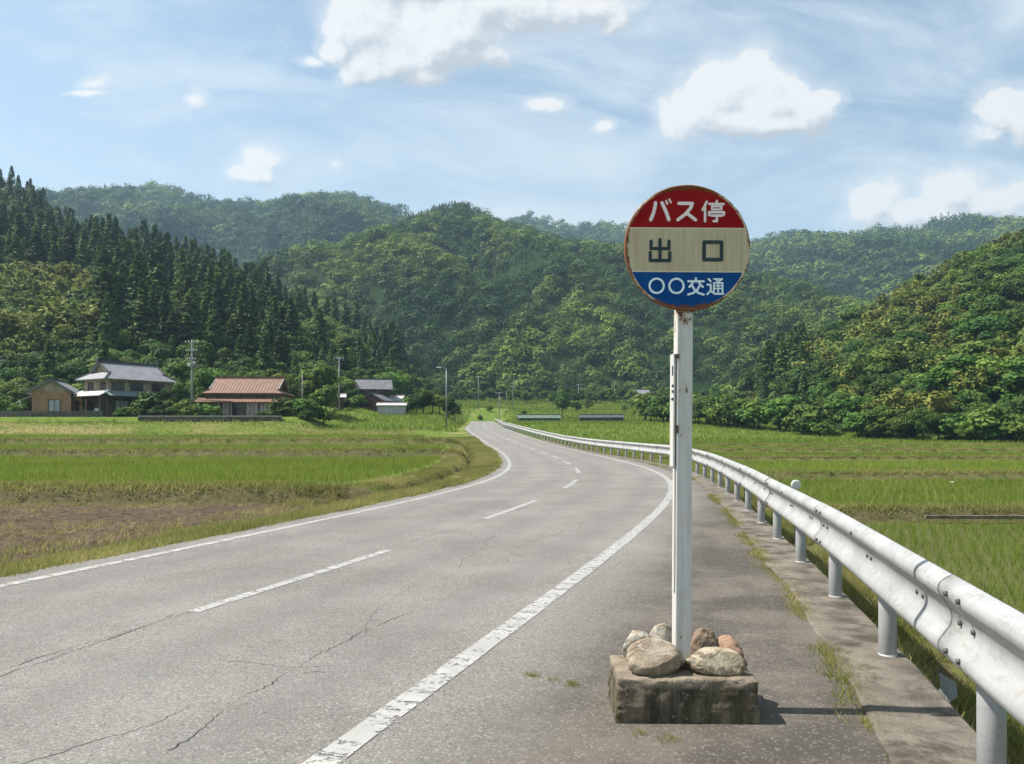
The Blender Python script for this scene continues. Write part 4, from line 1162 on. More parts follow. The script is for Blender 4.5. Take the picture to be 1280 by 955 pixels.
mb = MB(); mb.add([(-L / 2 + .4, D / 2, 2.9), (L / 2, D / 2, 2.9), (L / 2, D / 2 + 1.7, 2.2), (-L / 2 + .4, D / 2 + 1.7, 2.2)], [(0, 1, 2, 3)]); le = mb.build('lean_to', M['tin_pale'], h2); solid(le, .08)
mb = MB(); mb.box((-L / 2 + .5, D / 2 + 1.5, 1.1), (.12, .12, 2.2)); mb.box((-L / 2 + 2.2, D / 2 + 1.5, .5), (1.4, .08, .9)); mb.each('post', M['white'], le)
# --- red sheet-roofed house
X0 = pat(313, 109); h3 = thing('farmhouse', 'single-storey farmhouse under a rusty red sheet-metal roof with a lower skirt roof', 'house', (X0, 109, GZ), R(4))
L, D = 8.4, 6.6
mb = MB(); mb.box((0, 0, 1.55), (L + 1.4, D + 1.2, 3.1)); mb.build('wall', M['timber'], h3)
V, F, (Le, De, xg, yg, zg) = irimoya(L, D, .95, 3.2, 5.42, .22)
rf = put('roof', new_mesh('roof', V, F, [M['tin_red']]), h3); solid(rf, .22)
mb = MB(); mb.box((0, 0, 5.49), (2 * xg + .95, .36, .24)); mb.build('ridge', M['tin_red'], rf)
mb = MB()
for sx in (-1, 1):
    for sy in (-1, 1): mb.tube([(sx * (xg + .28), 0, 5.34), (sx * (xg + .28), sy * yg, zg + .04)], .10, 6)
mb.each('barge_board', M['cap'], rf)
mb = MB()
for sx in (-1, 1):
    x_ = sx * (xg - .15); mb.add([(x_, -yg + .2, zg), (x_, yg - .2, zg), (x_, 0, 5.2)], [(0, 1, 2) if sx > 0 else (2, 1, 0)])
mb.each('gable', M['timber'], h3)
pent(h3, M['tin_red'], -L / 2 - 1.6, L / 2 + 1.9, -D / 2 - 2.0, -D / 2 - .55, 2.5, 1.95, 'y')
V = [(L / 2 + .65, -D / 2 - .6, 2.5), (L / 2 + .65, D / 2 + .6, 2.5), (L / 2 + 2.2, D / 2 + .6, 1.95), (L / 2 + 2.2, -D / 2 - 2.0, 1.95)]
o = put('lower_roof', new_mesh('lower_roof', V, [[3, 2, 1, 0]], [M['tin_red']]), h3); solid(o, .1)
for a, w_, mt in ((-3.6, 1.5, 'shoji'), (-2.0, 1.3, 'shoji'), (1.2, 1.6, 'shoji'), (2.9, 1.5, 'shoji')): window(h3, (a, 1.05, D / 2 + .6), w_, 1.7, 'f', mt, 2)
mb = MB(); mb.box((-.4, -D / 2 - .63, 1.0), (1.5, .06, 2.0)); mb.build('doorway', M['glass'], h3)
mb = MB()
for xx in (-4.6, -1.3, .4, 4.4): mb.box((xx, -D / 2 - 1.8, 1.05), (.13, .13, 2.1))
mb.each('porch_post', M['timber'], h3)
# --- cluster farther up the valley
def gable_house(name, label, px, Y, rz, L, D, ze, zr, wall, roof, o=.6, z=None, cat='house', wins=()):
    X0 = pat(px, Y); z = float(height(np.array([X0]), np.array([float(Y)]))[0][0]) if z is None else z
    h = thing(name, label, cat, (X0, Y, z - .05), R(rz))
    mb = MB(); mb.box((0, 0, ze / 2 - .4), (L, D, ze + .8))
    for s in (-1, 1): mb.add([(s * L / 2, -D / 2, ze), (s * L / 2, D / 2, ze), (s * L / 2, 0, zr - .15)], [(0, 1, 2) if s > 0 else (2, 1, 0)])
    mb.build('wall', M[wall], h)
    dz = (zr - ze) * o / (D / 2); mb = MB()
    for s in (-1, 1): mb.add([(-L / 2 - o, s * (D / 2 + o), ze - dz), (L / 2 + o, s * (D / 2 + o), ze - dz), (L / 2 + o, 0, zr), (-L / 2 - o, 0, zr)], [(0, 1, 2, 3) if s < 0 else (3, 2, 1, 0)])
    r = mb.build('roof', M[roof], h); solid(r, .13)
    mb = MB(); mb.box((0, 0, zr + .05), (L + 2 * o, .3, .2)); mb.build('ridge', M['tile_dark'] if roof.startswith('tile') else M[roof], r)
    for (a, zz_, w_, h_, mt) in wins: window(h, (a, zz_, D / 2), w_, h_, 'f', mt, 1)
    return h
gable_house('farmhouse', 'grey-roofed house among trees up the valley, above the maroon shed', 467, 155, 12, 5.6, 4.6, 3.9, 5.5, 'timber', 'tile_mid', .7, wins=((-1.3, 3.2, 1.2, .9, 'glass'), (1.2, 3.2, 1.2, .9, 'glass')))
gable_house('shed', 'maroon boarded shed with a low gable below the grey-roofed house', 470, 149, 78, 4.4, 4.6, 2.0, 3.2, 'maroon', 'tile_mid', .35, cat='shed')
h = gable_house('shed', 'long low shed with a pale grey board wall, beside the maroon shed', 490, 146, 4, 5.0, 2.6, 1.85, 2.2, 'pale_wall', 'tin_pale', .25, cat='shed')
gable_house('shed', 'small shed with a white tin roof behind the pale grey wall', 497, 158, -20, 2.4, 2.4, 2.6, 3.5, 'pale_wall', 'tin_pale', .4, cat='shed')
gable_house('hut', 'small open hut with a pale roof beside the wooded slope and grey pole', 420, 140, 10, 2.6, 2.2, 2.6, 3.0, 'timber', 'tin_pale', .5, cat='hut')
gable_house('farmhouse', 'distant house with a blue-grey roof and gap between it and the sign pole', 800, 300, 6, 5.2, 4.6, 2.8, 5.0, 'plaster', 'tile', .8)
gable_house('farmhouse', 'distant house with a long pale roof directly beside the sign pole', 827, 296, -4, 5.6, 4.4, 2.6, 4.2, 'plaster', 'tin_pale', .7)
gable_house('field_shed', 'low dark green net-covered shed in the fields beyond the road', 673, 186, 4, 9.5, 4.5, .8, 1.5, 'tile_dark', 'net', .25, cat='shed')
gable_house('field_shed', 'low black shed with a brown roof in the fields near the lone tree', 752, 182, -8, 9.8, 4.0, 1.0, 1.6, 'tile_dark', 'tile_dark', .25, cat='shed')
# --- retaining wall, low wall, yard
def wall_run(name, label, pts, h, th, mat, cap=None, sink=.6):
    o = thing(name, label, 'wall', (*pts[0], 0)); b = MB(); c = MB()
    for (x0, y0), (x1, y1) in zip(pts[:-1], pts[1:]):
        n = max(1, int(math.hypot(x1 - x0, y1 - y0) / 2.2))
        for k in range(n):
            fx = (k + .5) / n; xm, ym = lerp(x0, x1, fx), lerp(y0, y1, fx); ln = math.hypot(x1 - x0, y1 - y0) / n; an = math.atan2(y1 - y0, x1 - x0)
            b.box((xm - pts[0][0], ym - pts[0][1], (h[0] + h[1]) / 2), (ln + .004 * (k % 2), th + .01 * (k % 3), h[1] - h[0]), 0, an)
            if cap: c.box((xm - pts[0][0], ym - pts[0][1], h[1] + .08), (ln, th + .16, .17 + .004 * (k % 2)), 0, an)
    b.build('stonework', M[mat], o, bevel=.02)
    if cap: c.build('capping', M[cap], o)
wall_run('retaining_wall', 'dark stone retaining wall with pale capping below the red-roofed farmhouse yard', [(-46.0, 98.6), (-36.5, 98.25), (-28.5, 98.7)], (2.45, 3.36), .5, 'stonewall', 'cap')
wall_run('garden_wall', 'low grey garden wall in front of the two-storey farmhouse and annex', [(pat(-60, 102), 102), (pat(40, 101), 101), (pat(128, 101), 101)], (3.0, 4.15), .25, 'stonewall')
m_, t_, b_ = material('yard earth'); n_ = t_.noise(t_.pos(), 1.5, 6, .7); t_.set(b_.inputs['Base Color'], t_.mix(t_.ss(n_, .3, .7), (.27, .19, .14), (.38, .29, .22))); b_.inputs['Roughness'].default_value = .95
yx = np.linspace(pat(262, 104), pat(352, 104), 14); yy_ = np.linspace(99.6, 105.2, 8); A, B = np.meshgrid(yx, yy_)
Z = height(A.ravel(), B.ravel())[0] + .035; idx = np.arange(A.size).reshape(A.shape)
tag(put('yard', new_mesh('yard', np.stack([A.ravel(), B.ravel(), Z], -1), np.stack([idx[:-1, :-1], idx[:-1, 1:], idx[1:, 1:], idx[1:, :-1]], -1).reshape(-1, 4), [m_])), kind='structure')

# ---------------------------------------------------------------- utility poles
M['pole_conc'] = simple('pole concrete', (.25, .25, .245), .85, .15, 2, dirt=(.2, .2, .19), dirt_amt=.4)
M['steel'] = simple('galvanised steel', (.20, .21, .215), .5, .2, 8, metal=.4)
M['porcelain'] = simple('porcelain', (.72, .72, .70), .3, .05, 8)
def upole(px, ytop, Y, label, arms=1, r=.16, lamp=False, trans=False, mat='pole_conc'):
    x = pat(px, Y); z = float(height(np.array([x]), np.array([float(Y)]))[0][0]) - .1; zt = EYE + (HY - ytop) / 1000 * Y; H = zt - z
    o = thing('utility_pole', label, 'pole', (x, Y, z), R(rng.random() * 24 - 12), None)
    mb = MB(); mb.tube([(0, 0, -.3), (0, 0, H * .5), (0, 0, H)], [r, r * .85, r * .66], 10); mb.build('shaft', M[mat], o, True)
    for k in range(arms):
        zz_ = H - .35 - k * 1.1; ar = MB(); ar.box((0, -r * .9, zz_), (1.9 - .3 * k, .09, .10)); a_ = ar.build('crossarm', M['steel'], o)
        ins = MB()
        for xx in (-.8, -.35, .35, .8): ins.tube([(xx * (1 - .15 * k), -r * .9, zz_ + .05), (xx * (1 - .15 * k), -r * .9, zz_ + .16), (xx * (1 - .15 * k), -r * .9, zz_ + .24)], [.04, .065, .035], 7)
        ins.each('insulator', M['porcelain'], a_, True)
    if trans:
        t2 = MB(); t2.tube([(.42, -.1, H - 3.7), (.42, -.1, H - 2.9), (.42, -.1, H - 2.8)], [.24, .24, .12], 12); t2.box((.2, -.08, H - 3.3), (.3, .1, .1)); t2.build('transformer', M['steel'], o, True)
        t3 = MB(); t3.box((-.34, -.1, H - 3.2), (.32, .3, .42)); t3.build('switch_box', M['porcelain'], o, bevel=.02)
    if lamp:
        t4 = MB(); t4.tube([(0, 0, H - .2), (-.35, -.3, H + .1), (-.9, -.5, H + .15)], .045, 6); lm = t4.build('lamp_arm', M['steel'], o); t5 = MB(); t5.box((-1.05, -.55, H + .12), (.55, .22, .12)); t5.build('lamp_head', M['porcelain'], lm, bevel=.03)
upole(240, 425, 104, 'tall utility pole with crossarms and transformer between the two farmhouses', 3, .17, trans=True)
upole(378, 468, 116, 'short plain grey pole behind the red-roofed farmhouse', 0, .10)
upole(424, 446, 138, 'grey utility pole against the dark trees beside the small hut', 1, .16)
upole(558, 461, 105, 'slim roadside pole carrying a street lamp where the road narrows out of sight', 0, .11, lamp=True, mat='steel')
upole(598, 470, 235, 'thin far pole straight above the road end', 1, .14)
upole(624, 490, 200, 'thin pole at the outer side of the road end', 1, .11)
upole(633, 488, 270, 'thin pole farther up the fields behind the road end, between two taller poles', 0, .12)
upole(641, 478, 250, 'thin pole up the fields with two crossarms, beyond the road end', 2, .12)
upole(723, 480, 290, 'far pole beside the lone field tree', 1, .13)
upole(768, 476, 300, 'far pole at the mountain foot near the distant houses', 1, .13)

# ---------------------------------------------------------------- garden shrubs and field-edge bushes
def bush(px, Y, hm, kind, label, group=None, sxy=1., name=None, z=None):
    if name is None and kind in ('broad', 'dark') and hm < 7.5 and 'tree' not in label: name = 'leafy_bush'
    H0 = {'shrub': 2.4, 'shrubdark': 2.4, 'clipped': 2.1, 'broad': 9, 'dark': 9, 'bamboo': 11}[kind]
    return plant(kind, pat(px, Y), Y, label, group, hm / H0, True, z, name, None, sxy)
ga = ('round clipped garden shrub in front of the two-storey farmhouse', 'garden shrubs by the two-storey farmhouse')
for px, Y, h_ in ((186, 103, 3.4), (197, 101.5, 1.5), (205, 103.5, 2.6), (216, 102, 1.5), (226, 104, 2.6), (235, 101.5, 1.7), (248, 103, 2.2), (258, 102, 1.6), (268, 101.5, 1.6), (176, 101.5, 1.3), (150, 101.8, 1.2), (160, 102.5, 1.5)):
    bush(px, Y, h_, 'clipped' if h_ < 1.55 else 'shrub', *ga, sxy=1.1)
for px, Y, h_ in ((212, 105, 4.6), (250, 106, 4.4), (232, 107, 5.2)):
    bush(px, Y, h_, 'dark', 'taller garden tree with layered green crown beside the tall utility pole', 'garden trees by the utility pole', .8)
gb = ('rounded shrub beside the red-roofed farmhouse yard', 'shrubs by the red-roofed farmhouse')
for px, Y, h_ in ((352, 101.5, 2.5), (366, 101, 1.5), (380, 102, 2.4), (392, 103, 2.7), (404, 104, 2.6), (372, 104, 2.8), (338, 100.6, 1.0), (326, 100.4, .8), (384, 100, 1.4)):
    bush(px, Y, h_, ('shrubdark' if px % 3 == 0 else 'shrub') if h_ > 1.6 else 'clipped', *gb, sxy=1.15)
gc = ('wild bush beside the orange-brown annex', 'wild bushes by the annex')
for px, Y, h_ in ((-30, 108, 4.5), (-5, 108, 4.2), (12, 107, 3.6), (26, 109, 4.6), (36, 106, 2.2), (6, 104.5, 2.3), (-18, 104, 2.6), (22, 104, 1.8), (40, 113, 5.2), (58, 114, 5.), (84, 116, 5.5), (110, 118, 6.), (62, 119, 6.5), (20, 116, 6.)):
    bush(px, Y, h_, 'shrub' if h_ < 4 else 'broad', *gc)
gd = ('leafy tree behind the farmhouses at the forest edge', 'trees at the forest edge behind the farmhouses')
for px, Y, h_ in ((150, 121, 8.0), (178, 120, 7.), (205, 121, 7.), (262, 122, 8.5), (285, 121, 6.5), (325, 118, 7.0), (345, 121, 8), (230, 124, 9), (370, 122, 6.), (395, 124, 9), (405, 118, 5.5)):
    bush(px, Y, h_, 'broad', *gd)
ge = ('bush among the sheds and poles up the valley beside the road', 'bushes by the sheds up the valley')
for px, Y, h_ in ((440, 147, 4.2), (432, 150, 3.2), (448, 146, 2.6), (410, 140, 4.), (398, 132, 4.5), (456, 160, 5.), (510, 150, 3.2), (520, 148, 4.4), (529, 150, 5.4), (541, 152, 5.0), (549, 150, 4.2), (560, 152, 4.4), (568, 160, 4.), (486, 165, 5.), (503, 160, 3.)):
    bush(px, Y, h_, 'shrub' if h_ < 4 else ('broad' if px % 2 else 'dark'), *ge)
bush(703, 205, 8.2, 'dark', 'lone upright dark green tree standing in the fields beyond the road', None, .72)
gf = ('far bush along the field edge below the middle mountain', 'bushes at the mountain foot')
for k in range(110):
    px = 505 + rng.random() * 400; Y = 283 + rng.random() * 42
    bush(px, Y, 3 + 4 * rng.random(), 'broad' if rng.random() < .5 else 'dark', *gf)
for px, Y, h_ in ((600, 210, 1.6), (612, 230, 2.0), (655, 215, 1.5), (685, 195, 1.3), (720, 240, 3.), (735, 250, 3.4), (790, 262, 3.5), (805, 268, 4.), (818, 262, 3.4), (832, 270, 3.6), (780, 240, 2.), (845, 255, 3.)):
    bush(px, Y, h_, 'shrub', 'low round bush in the middle of the distant fields', 'bushes in the distant fields')
gg = ('large rounded bush along the forest foot beyond the guardrail', 'bushes along the forest foot beyond the guardrail')
HX, HYf = HILLS[1][3], HILLS[1][4]
for k in range(190):
    x_ = 30 + 78 * rng.random() ** 1.1; yf = float(np.interp(x_, HX, HYf)); y_ = yf - 8 + 12 * rng.random()
    h_ = (2.2 + 3.6 * rng.random()) * (1.25 if x_ < 48 else .9)
    bush(640 + 1000 * x_ / y_, y_, h_, ('broad', 'shrub', 'shrub', 'broad', 'dark')[int(rng.integers(5))], *gg, sxy=1.15)

# ---------------------------------------------------------------- grass, rice and weeds
def blades(x, y, z, h, w, per, spread, lean, rg, tint=None):
    n = len(x); N_ = n * per
    bx_ = np.repeat(x, per) + spread * (rg.random(N_) - .5) * 2; by_ = np.repeat(y, per) + spread * (rg.random(N_) - .5) * 2; bz = np.repeat(z, per)
    hh = np.repeat(np.broadcast_to(h, (n,)), per) * (.55 + .65 * rg.random(N_)); ww = np.repeat(np.broadcast_to(w, (n,)), per)
    a = rg.random(N_) * 2 * pi; ln = hh * lean * (.3 + rg.random(N_)); f = rg.random(N_) * 2 * pi
    wx, wy = np.cos(f) * ww / 2, np.sin(f) * ww / 2
    p0 = np.stack([bx_ - wx, by_ - wy, bz - .02], -1); p1 = np.stack([bx_ + wx, by_ + wy, bz - .02], -1)
    p2 = np.stack([bx_ + np.cos(a) * ln, by_ + np.sin(a) * ln, bz + hh], -1)
    V = np.stack([p0, p1, p2], 1).reshape(-1, 3)
    t = (np.repeat(tint, per) if tint is not None else 0) + .35 * (rg.random(N_) - .5)
    return V, np.repeat(np.clip(t, 0, 1), 3)
def field(name, cat, label, parts, mat):
    V = np.concatenate([p[0] for p in parts]); T = np.concatenate([p[1] for p in parts]); n = len(V) // 3
    tag(put(name, new_mesh(name, V, np.arange(3 * n).reshape(n, 3), [mat], False, attrs={'tint': T})), label, cat, None, 'stuff')
def H(x, y): return height(x, y)[0]
def wl(x, y): return y + (fbm(x / 9, y * 0 + 3.3, 5, 2) - .5) * 1.2
def wr(x, y): return y + (fbm(x / 11, y * 0 + 1.7, 9, 2) - .5) * .7
rg = np.random.default_rng(3)
def left_rice(y0, y1, sp, per, h, w, label, bund=.9):
    x, y = scatter(-.72 * y1, 2, y0 - 1, y1 + 1, sp, .3); d = road_d(x, y); yy = wl(x, y)
    edge = np.where(y < 70, -5.7 - .5 * fbm(x * 0, y / 4, 3, 2), -8.)
    k = (d < edge) & (yy > y0 + bund) & (yy < y1 - .7) & (abs(x / y) < .74); x, y = x[k], y[k]
    tn = np.clip(.15 + .7 * fbm(x / 5, y / 2.5, 41, 3), 0, 1)
    field('rice_field', 'rice', label, [blades(x, y, H(x, y), h * (.7 + .6 * fbm(x / 3, y / 3, 43, 2)), w, per, sp * .45, .35, rg, tn)], M['rice'])
left_rice(17.9, 42, .25, 7, .22, .022, 'green rice field behind the ploughed plot')
left_rice(42, 60, .40, 6, .24, .045, 'green rice field on the second terrace towards the farmhouses')
left_rice(60, 84, .55, 6, .24, .07, 'green rice field on the terrace just below the farmhouse bank')
def right_rice(y0, y1, sp, per, h, w, label, bund=.75, off=2.4, tb=.0, lean=.35):
    x, y = scatter(2, .76 * y1, y0 - .5, y1 + .5, sp, .3); yy = wr(x, y); g = x - rail_x(y)
    k = (g > off) & (yy > y0 + bund) & (yy < y1 - .75) & (abs(x / y) < .76); x, y = x[k], y[k]
    tn = np.clip(tb + .10 + .7 * fbm(x / 5, y / 2.5, 47, 3), 0, 1)
    field('rice_field', 'rice', label, [blades(x, y, H(x, y), h * (.55 + .9 * fbm(x / 2.5, y / 2.5, 49, 3)), w, per, sp * .30, lean, rg, tn)], M['rice'])
right_rice(3.0, 20.6, .24, 9, .22, .014, 'sparse rice shoots in the plot just behind the guardrail', .2, 2.9, -.10, .45)
right_rice(20.6, 35, .28, 8, .22, .022, 'rice field beyond the dark edge strip on the guardrail side', .8, 2.6, .0)
right_rice(35, 52, .36, 7, .21, .035, 'third rice field on the guardrail side', .8, 3, .35)
right_rice(52, 68, .46, 6, .21, .05, 'fourth rice field on the guardrail side', .8, 4)
right_rice(68, 85, .55, 6, .21, .06, 'fifth rice field on the guardrail side', .8, 5, .05)
right_rice(85, 112, .7, 6, .21, .08, 'last rice field before the forest foot on the guardrail side', .8, 6, .1)
# far grass
x, y = scatter(-60, 110, 96, 335, 1.2); z, wh, b = height(x, y); d = road_d(x, y)
k = (wh < 0) & ((d < -4.2) | (d > 4.6) | (y > 242)) & (abs(x / y) < .72) & ~((x < -25.5) & (y > 99) & (y < 118)); x, y, z = x[k], y[k], z[k]
field('meadow_grass', 'grass', 'rough grass on the distant valley fields', [blades(x, y, z, .28 + .35 * fbm(x / 6, y / 3, 51, 3), .10 + y / 2200, 6, .55, .5, rg, np.clip(.9 * fbm(x / 12, y / 6, 53, 3), 0, 1))], M['rice'])
# bank below the farmhouses and bunds
x, y = scatter(-75, -10, 84, 100, .6); d = road_d(x, y); k = (d < -9) & (abs(x / y) < .72) & ((y < 98) | (x > -27)); x, y = x[k], y[k]
field('bank_grass', 'grass', 'mown and drying grass on the bank below the farmhouses', [blades(x, y, H(x, y), .22, .07, 6, .35, .7, rg, np.clip(-.1 + 1.2 * fbm(x / 5, y / 4, 77, 4), 0, 1))], M['weed'])
parts = []
for e in (17.9, 42, 60):
    n = 3200 if e < 20 else 2600
    x = -.72 * e + rg.random(n) * (.72 * e + 3); y = e + .55 + .55 * rg.normal(size=n) * .5; y = y - (wl(x, y) - y); d = road_d(x, y); k = (d < -4.6); x, y = x[k], y[k]
    parts.append(blades(x, y, H(x, y), .06 + .09 * rg.random(len(x)), .012 + e / 1600, 6, .16, .9, rg, np.clip(.15 + .75 * fbm(x / 2, y, 61, 3), 0, 1)))
field('bund_grass', 'grass', 'grass on the earth banks between the rice terraces behind the ploughed plot', parts, M['weed'])
parts = []
for e in (20.6, 35, 52, 68, 85):
    n = 2600; x = 3 + rg.random(n) * .76 * e; y = e + .45 + .22 * rg.normal(size=n); y = y - (wr(x, y) - y); k = (x - rail_x(y) > 2.2); x, y = x[k], y[k]
    parts.append(blades(x, y, H(x, y), .06 + .10 * rg.random(len(x)), .012 + e / 1600, 6, .15, .9, rg, np.clip(.2 + .75 * fbm(x / 2, y, 62, 3), 0, 1)))
field('bund_grass', 'grass', 'grass on the earth banks between the rice fields on the guardrail side', parts, M['weed'])
# road verge opposite the sign
s_ = -4 + 84 * rg.random(52000) ** 1.25; e = 2.92 + .05 * rg.normal(size=len(s_)) + 2.6 * rg.random(len(s_)) ** 1.35
y = np.interp(s_, RS, RY); th_ = np.interp(s_, RS, RT); x = np.interp(s_, RS, RX) - e * np.cos(th_); y = y + e * np.sin(th_)
k = (abs(x / np.maximum(y, .1)) < .74) & (y > 3) & ~((y < 17.5) & (e > 3.75 + .5 * fbm(x, y, 71, 3)) & (rg.random(len(x)) < .86)); x, y, e = x[k], y[k], e[k]
gap = fbm(x / .8, y / .8, 73, 3) > .36; x, y, e = x[gap], y[gap], e[gap]
field('verge_grass', 'grass', 'green and straw-coloured grass along the road verge by the ploughed plot', [blades(x, y, H(x, y), .04 + .20 * fbm(x / 1.5, y / 1.5, 74, 3) ** 1.5, .010 + y / 2600, 5, .07, .9, rg, np.clip(.02 + 1.15 * fbm(x / 1.6, y / 1.6, 75, 4), 0, 1))], M['weed'])
# stubble and weeds on the ploughed plot
x, y = scatter(-15, -1, 6, 18.2, .16); d = road_d(x, y); k = (d < -4.0) & (abs(x / y) < .74) & (wl(x, y) < 17.8) & (fbm(x / 1.1, y / .8, 81, 4) > .51); x, y = x[k], y[k]
field('field_weeds', 'weeds', 'dry stubble and weeds on the ploughed plot', [blades(x, y, H(x, y), .09, .012, 5, .10, 1.3, rg, np.clip(.25 + .9 * fbm(x / 1.5, y / 1.0, 82, 3), 0, 1))], M['weed'])
# weeds in the joint between asphalt and rail footing
n = 3400; y = -1 + 34 * rg.random(n) ** 1.2; x = rail_x(y) - .38 + .05 * rg.normal(size=n) + .10 * (fbm(y * 0, y / 1.5, 7, 3) - .5)
k = (fbm(x * 0 + 1, y / .75, 83, 3) > .47) & (y > 2.5); x, y = x[k], y[k]
field('joint_weeds', 'weeds', 'straggling weeds in the joint between the shoulder and the guardrail footing', [blades(x, y, road_z(y) + .005, (.025 + .06 * fbm(x, y / .6, 84, 2) ** 1.3), .007 + y / 3000, 6, .035, 1.2, rg, np.clip(.2 + 1.0 * fbm(x / .4, y / .5, 85, 3), 0, 1))], M['weed'])
for (px, py, n, sp) in ((664, 846, 16, .018), (714, 857, 20, .02), (690, 852, 6, .02), (835, 925, 16, .05), (800, 918, 10, .03), (1130, 945, 12, .05)):
    X, Y = gpt(px, py, .02); x = X + sp * rg.normal(size=n); y = Y + sp * .7 * rg.normal(size=n)
    o_ = blades(x, y, road_z(y) + .004, .035, .006, 5, .012, 1.0, rg, .3 + .5 * rg.random(n)); V, T = o_; m3 = len(V) // 3
    tag(put('weed_tuft', new_mesh('weed_tuft', V, np.arange(3 * m3).reshape(m3, 3), [M['weed']], False, attrs={'tint': T})),
        {664: 'small yellow-green weed tuft in the shoulder near the edge line', 714: 'small weed tuft in the shoulder between the edge line and the block', 690: 'faint sprig of weed between two larger tufts on the shoulder', 835: 'moss and weed at the front foot of the concrete block', 800: 'few blades of weed by the front corner of the concrete block', 1130: 'weed tuft in the joint beside the guardrail footing, close to the camera'}[px], 'weed')
# tangle behind the rail
n = 26000; y = 2 + 60 * rg.random(n) ** 1.7; g = .18 + 2.5 * rg.random(n); x = rail_x(y) + g; k = (x / y < .80) & (fbm(x / .5, y / .6, 86, 3) > .42); x, y, g = x[k], y[k], g[k]
field('bank_weeds', 'weeds', 'tangled green and reddish weeds on the bank behind the guardrail', [blades(x, y, H(x, y), .12 + .30 * fbm(x / .9, y / .9, 87, 3) ** 1.4, .010 + y / 1800, 6, .09, 1.0, rg, np.clip(.12 + 1.2 * (fbm(x / .8, y / .8, 88, 4) - .15), 0, 1))], M['weed'])

# ---------------------------------------------------------------- small things beyond the rail
M['reflector'] = simple('reflector face', (.62, .62, .58), .35, .08, 30)
Yd = 10.6; xd = pat(995, Yd); zd = EYE + (HY - 606) / 1000 * Yd; zg = float(H(np.array([xd]), np.array([Yd]))[0])
o = thing('delineator', 'round white reflector on a thin stake behind the guardrail', 'reflector', (xd, Yd, zg))
mb = MB(); mb.tube([(0, .03, -.1), (0, .03, zd - zg + .03)], .014, 8); mb.build('stake', M['steel'], o)
mb = MB(); mb.tube([(0, .012, zd - zg), (0, -.012, zd - zg), (0, -.02, zd - zg)], [.066, .066, .05], 24); mb.build('reflector', M['reflector'], o)
def ground_stone(px, py, w, h, z0, mat, label, seed, rz=0, name='stone', cat='stone', dep=None, facet=2):
    Y = (EYE - z0) * 1000 / (py - HY); X = pat(px, Y); V, F = stone_mesh(w / 1000 * Y, dep or w / 1000 * Y * .8, h / 1000 * Y, seed, 0, facet)
    z = float(H(np.array([X]), np.array([Y]))[0])
    tag(put(name, new_mesh(name, V, F, [STM[mat]], True), None, (X, Y, z - .02), (0, 0, R(rz))), label, cat)
ground_stone(1104, 678, 17, 9, -.55, 2, 'small pale flat stone lying in the weeds behind the guardrail', 81)
ground_stone(1236, 757, 32, 20, -.45, 3, 'brown broken rock showing over the guardrail top', 83, 10)
ground_stone(1190, 604, 9, 3, -.6, 2, 'pale clod on the bank between two rice fields', 88)
M['shadow_plank'] = simple('weathered plank', (.16, .13, .10), .9, .3, 4, dirt=(.05, .04, .03), dirt_amt=.6)  # dark strip added to stand in for the shadow line at the step
mb = MB(); mb.box((0, 0, 0), (7.2, .08, .09)); o = mb.build('shadow_plank_edge', M['shadow_plank'], None, bevel=.01, loc=(14.1, 20.25, -.66), rot=(0, 0, R(-1.5))); tag(o, 'dark strip standing in for the shadow line along the raised rice field behind the guardrail', 'shadow_plank')
# torn sheet of clear plastic caught in the gutter
m_, t_, b_ = material('cloudy plastic'); b_.inputs['Base Color'].default_value = (.20, .20, .19, 1); b_.inputs['Roughness'].default_value = .35; b_.inputs['Alpha'].default_value = .55
V = [(0, 0, 0), (.20, .12, .05), (.30, .34, .17), (.20, .30, .22), (.14, .46, .26), (.04, .22, .14), (-.10, .14, .06)]
V2 = [(a, b, c + .004) for a, b, c in V]; F = [[0, 1, 2, 3], [0, 3, 4, 5], [0, 5, 6]]
o = put('plastic_sheet', new_mesh('plastic_sheet', V, F, [m_]), None, (2.72, 5.0, -.20)); o.scale = (.5, .5, .5); solid(o, .003); tag(o, 'torn cloudy plastic sheet in the gutter behind the guardrail posts', 'plastic sheet')
# broad-leaved weed beside the rail
V, F, T = crown_broad(np.random.default_rng(5), .42, .16, 6, 14, .05, .3); o = thing('leafy_weed', 'pale green broad-leaved weed poking above the far guardrail behind the sign pole', 'weed', (pat(930, 17.6), 17.6, .42)); put('leaf_cluster', new_mesh('leaf_cluster', V, F, [M['leaf']], attrs={'tint': np.clip(T + .4, 0, 1)}), o)
mb = MB(); mb.tube([(0, 0, -.9), (.02, 0, .2)], .012, 5); mb.build('stem', M['rice'], o)
# grit on the shoulder
n = 1500; y = 2.8 + 9 * rg.random(n) ** 1.5; x = rail_x(y) - .45 - np.abs(rg.normal(size=n)) * .9; k = road_d(x, y) > 2.7; x, y = x[k], y[k]
sz = .002 + .006 * rg.random(len(x)) ** 3; z = road_z(y) + .002; c = np.stack([x, y, z], -1)
a = rg.random(len(x)) * 6.28; ca, sa = np.cos(a) * sz, np.sin(a) * sz; zz_ = np.zeros_like(sz)
Vp = np.stack([c + np.stack([ca, sa, zz_], -1), c + np.stack([-sa, ca, zz_], -1), c + np.stack([-ca, -sa, zz_], -1), c + np.stack([sa, -ca, zz_], -1), c + np.stack([zz_, zz_, sz * 1.1], -1)], 1).reshape(-1, 3)
b5 = np.arange(len(x))[:, None] * 5; F = np.concatenate([b5 + np.array([[i, (i + 1) % 4, 4]]) for i in range(4)])
M['grit'] = simple('grit', (.30, .27, .23), .9, .4, 20)
tag(put('gravel', new_mesh('gravel', Vp, F, [M['grit']])), 'loose grit scattered over the shoulder around the concrete block', 'gravel', None, 'stuff')

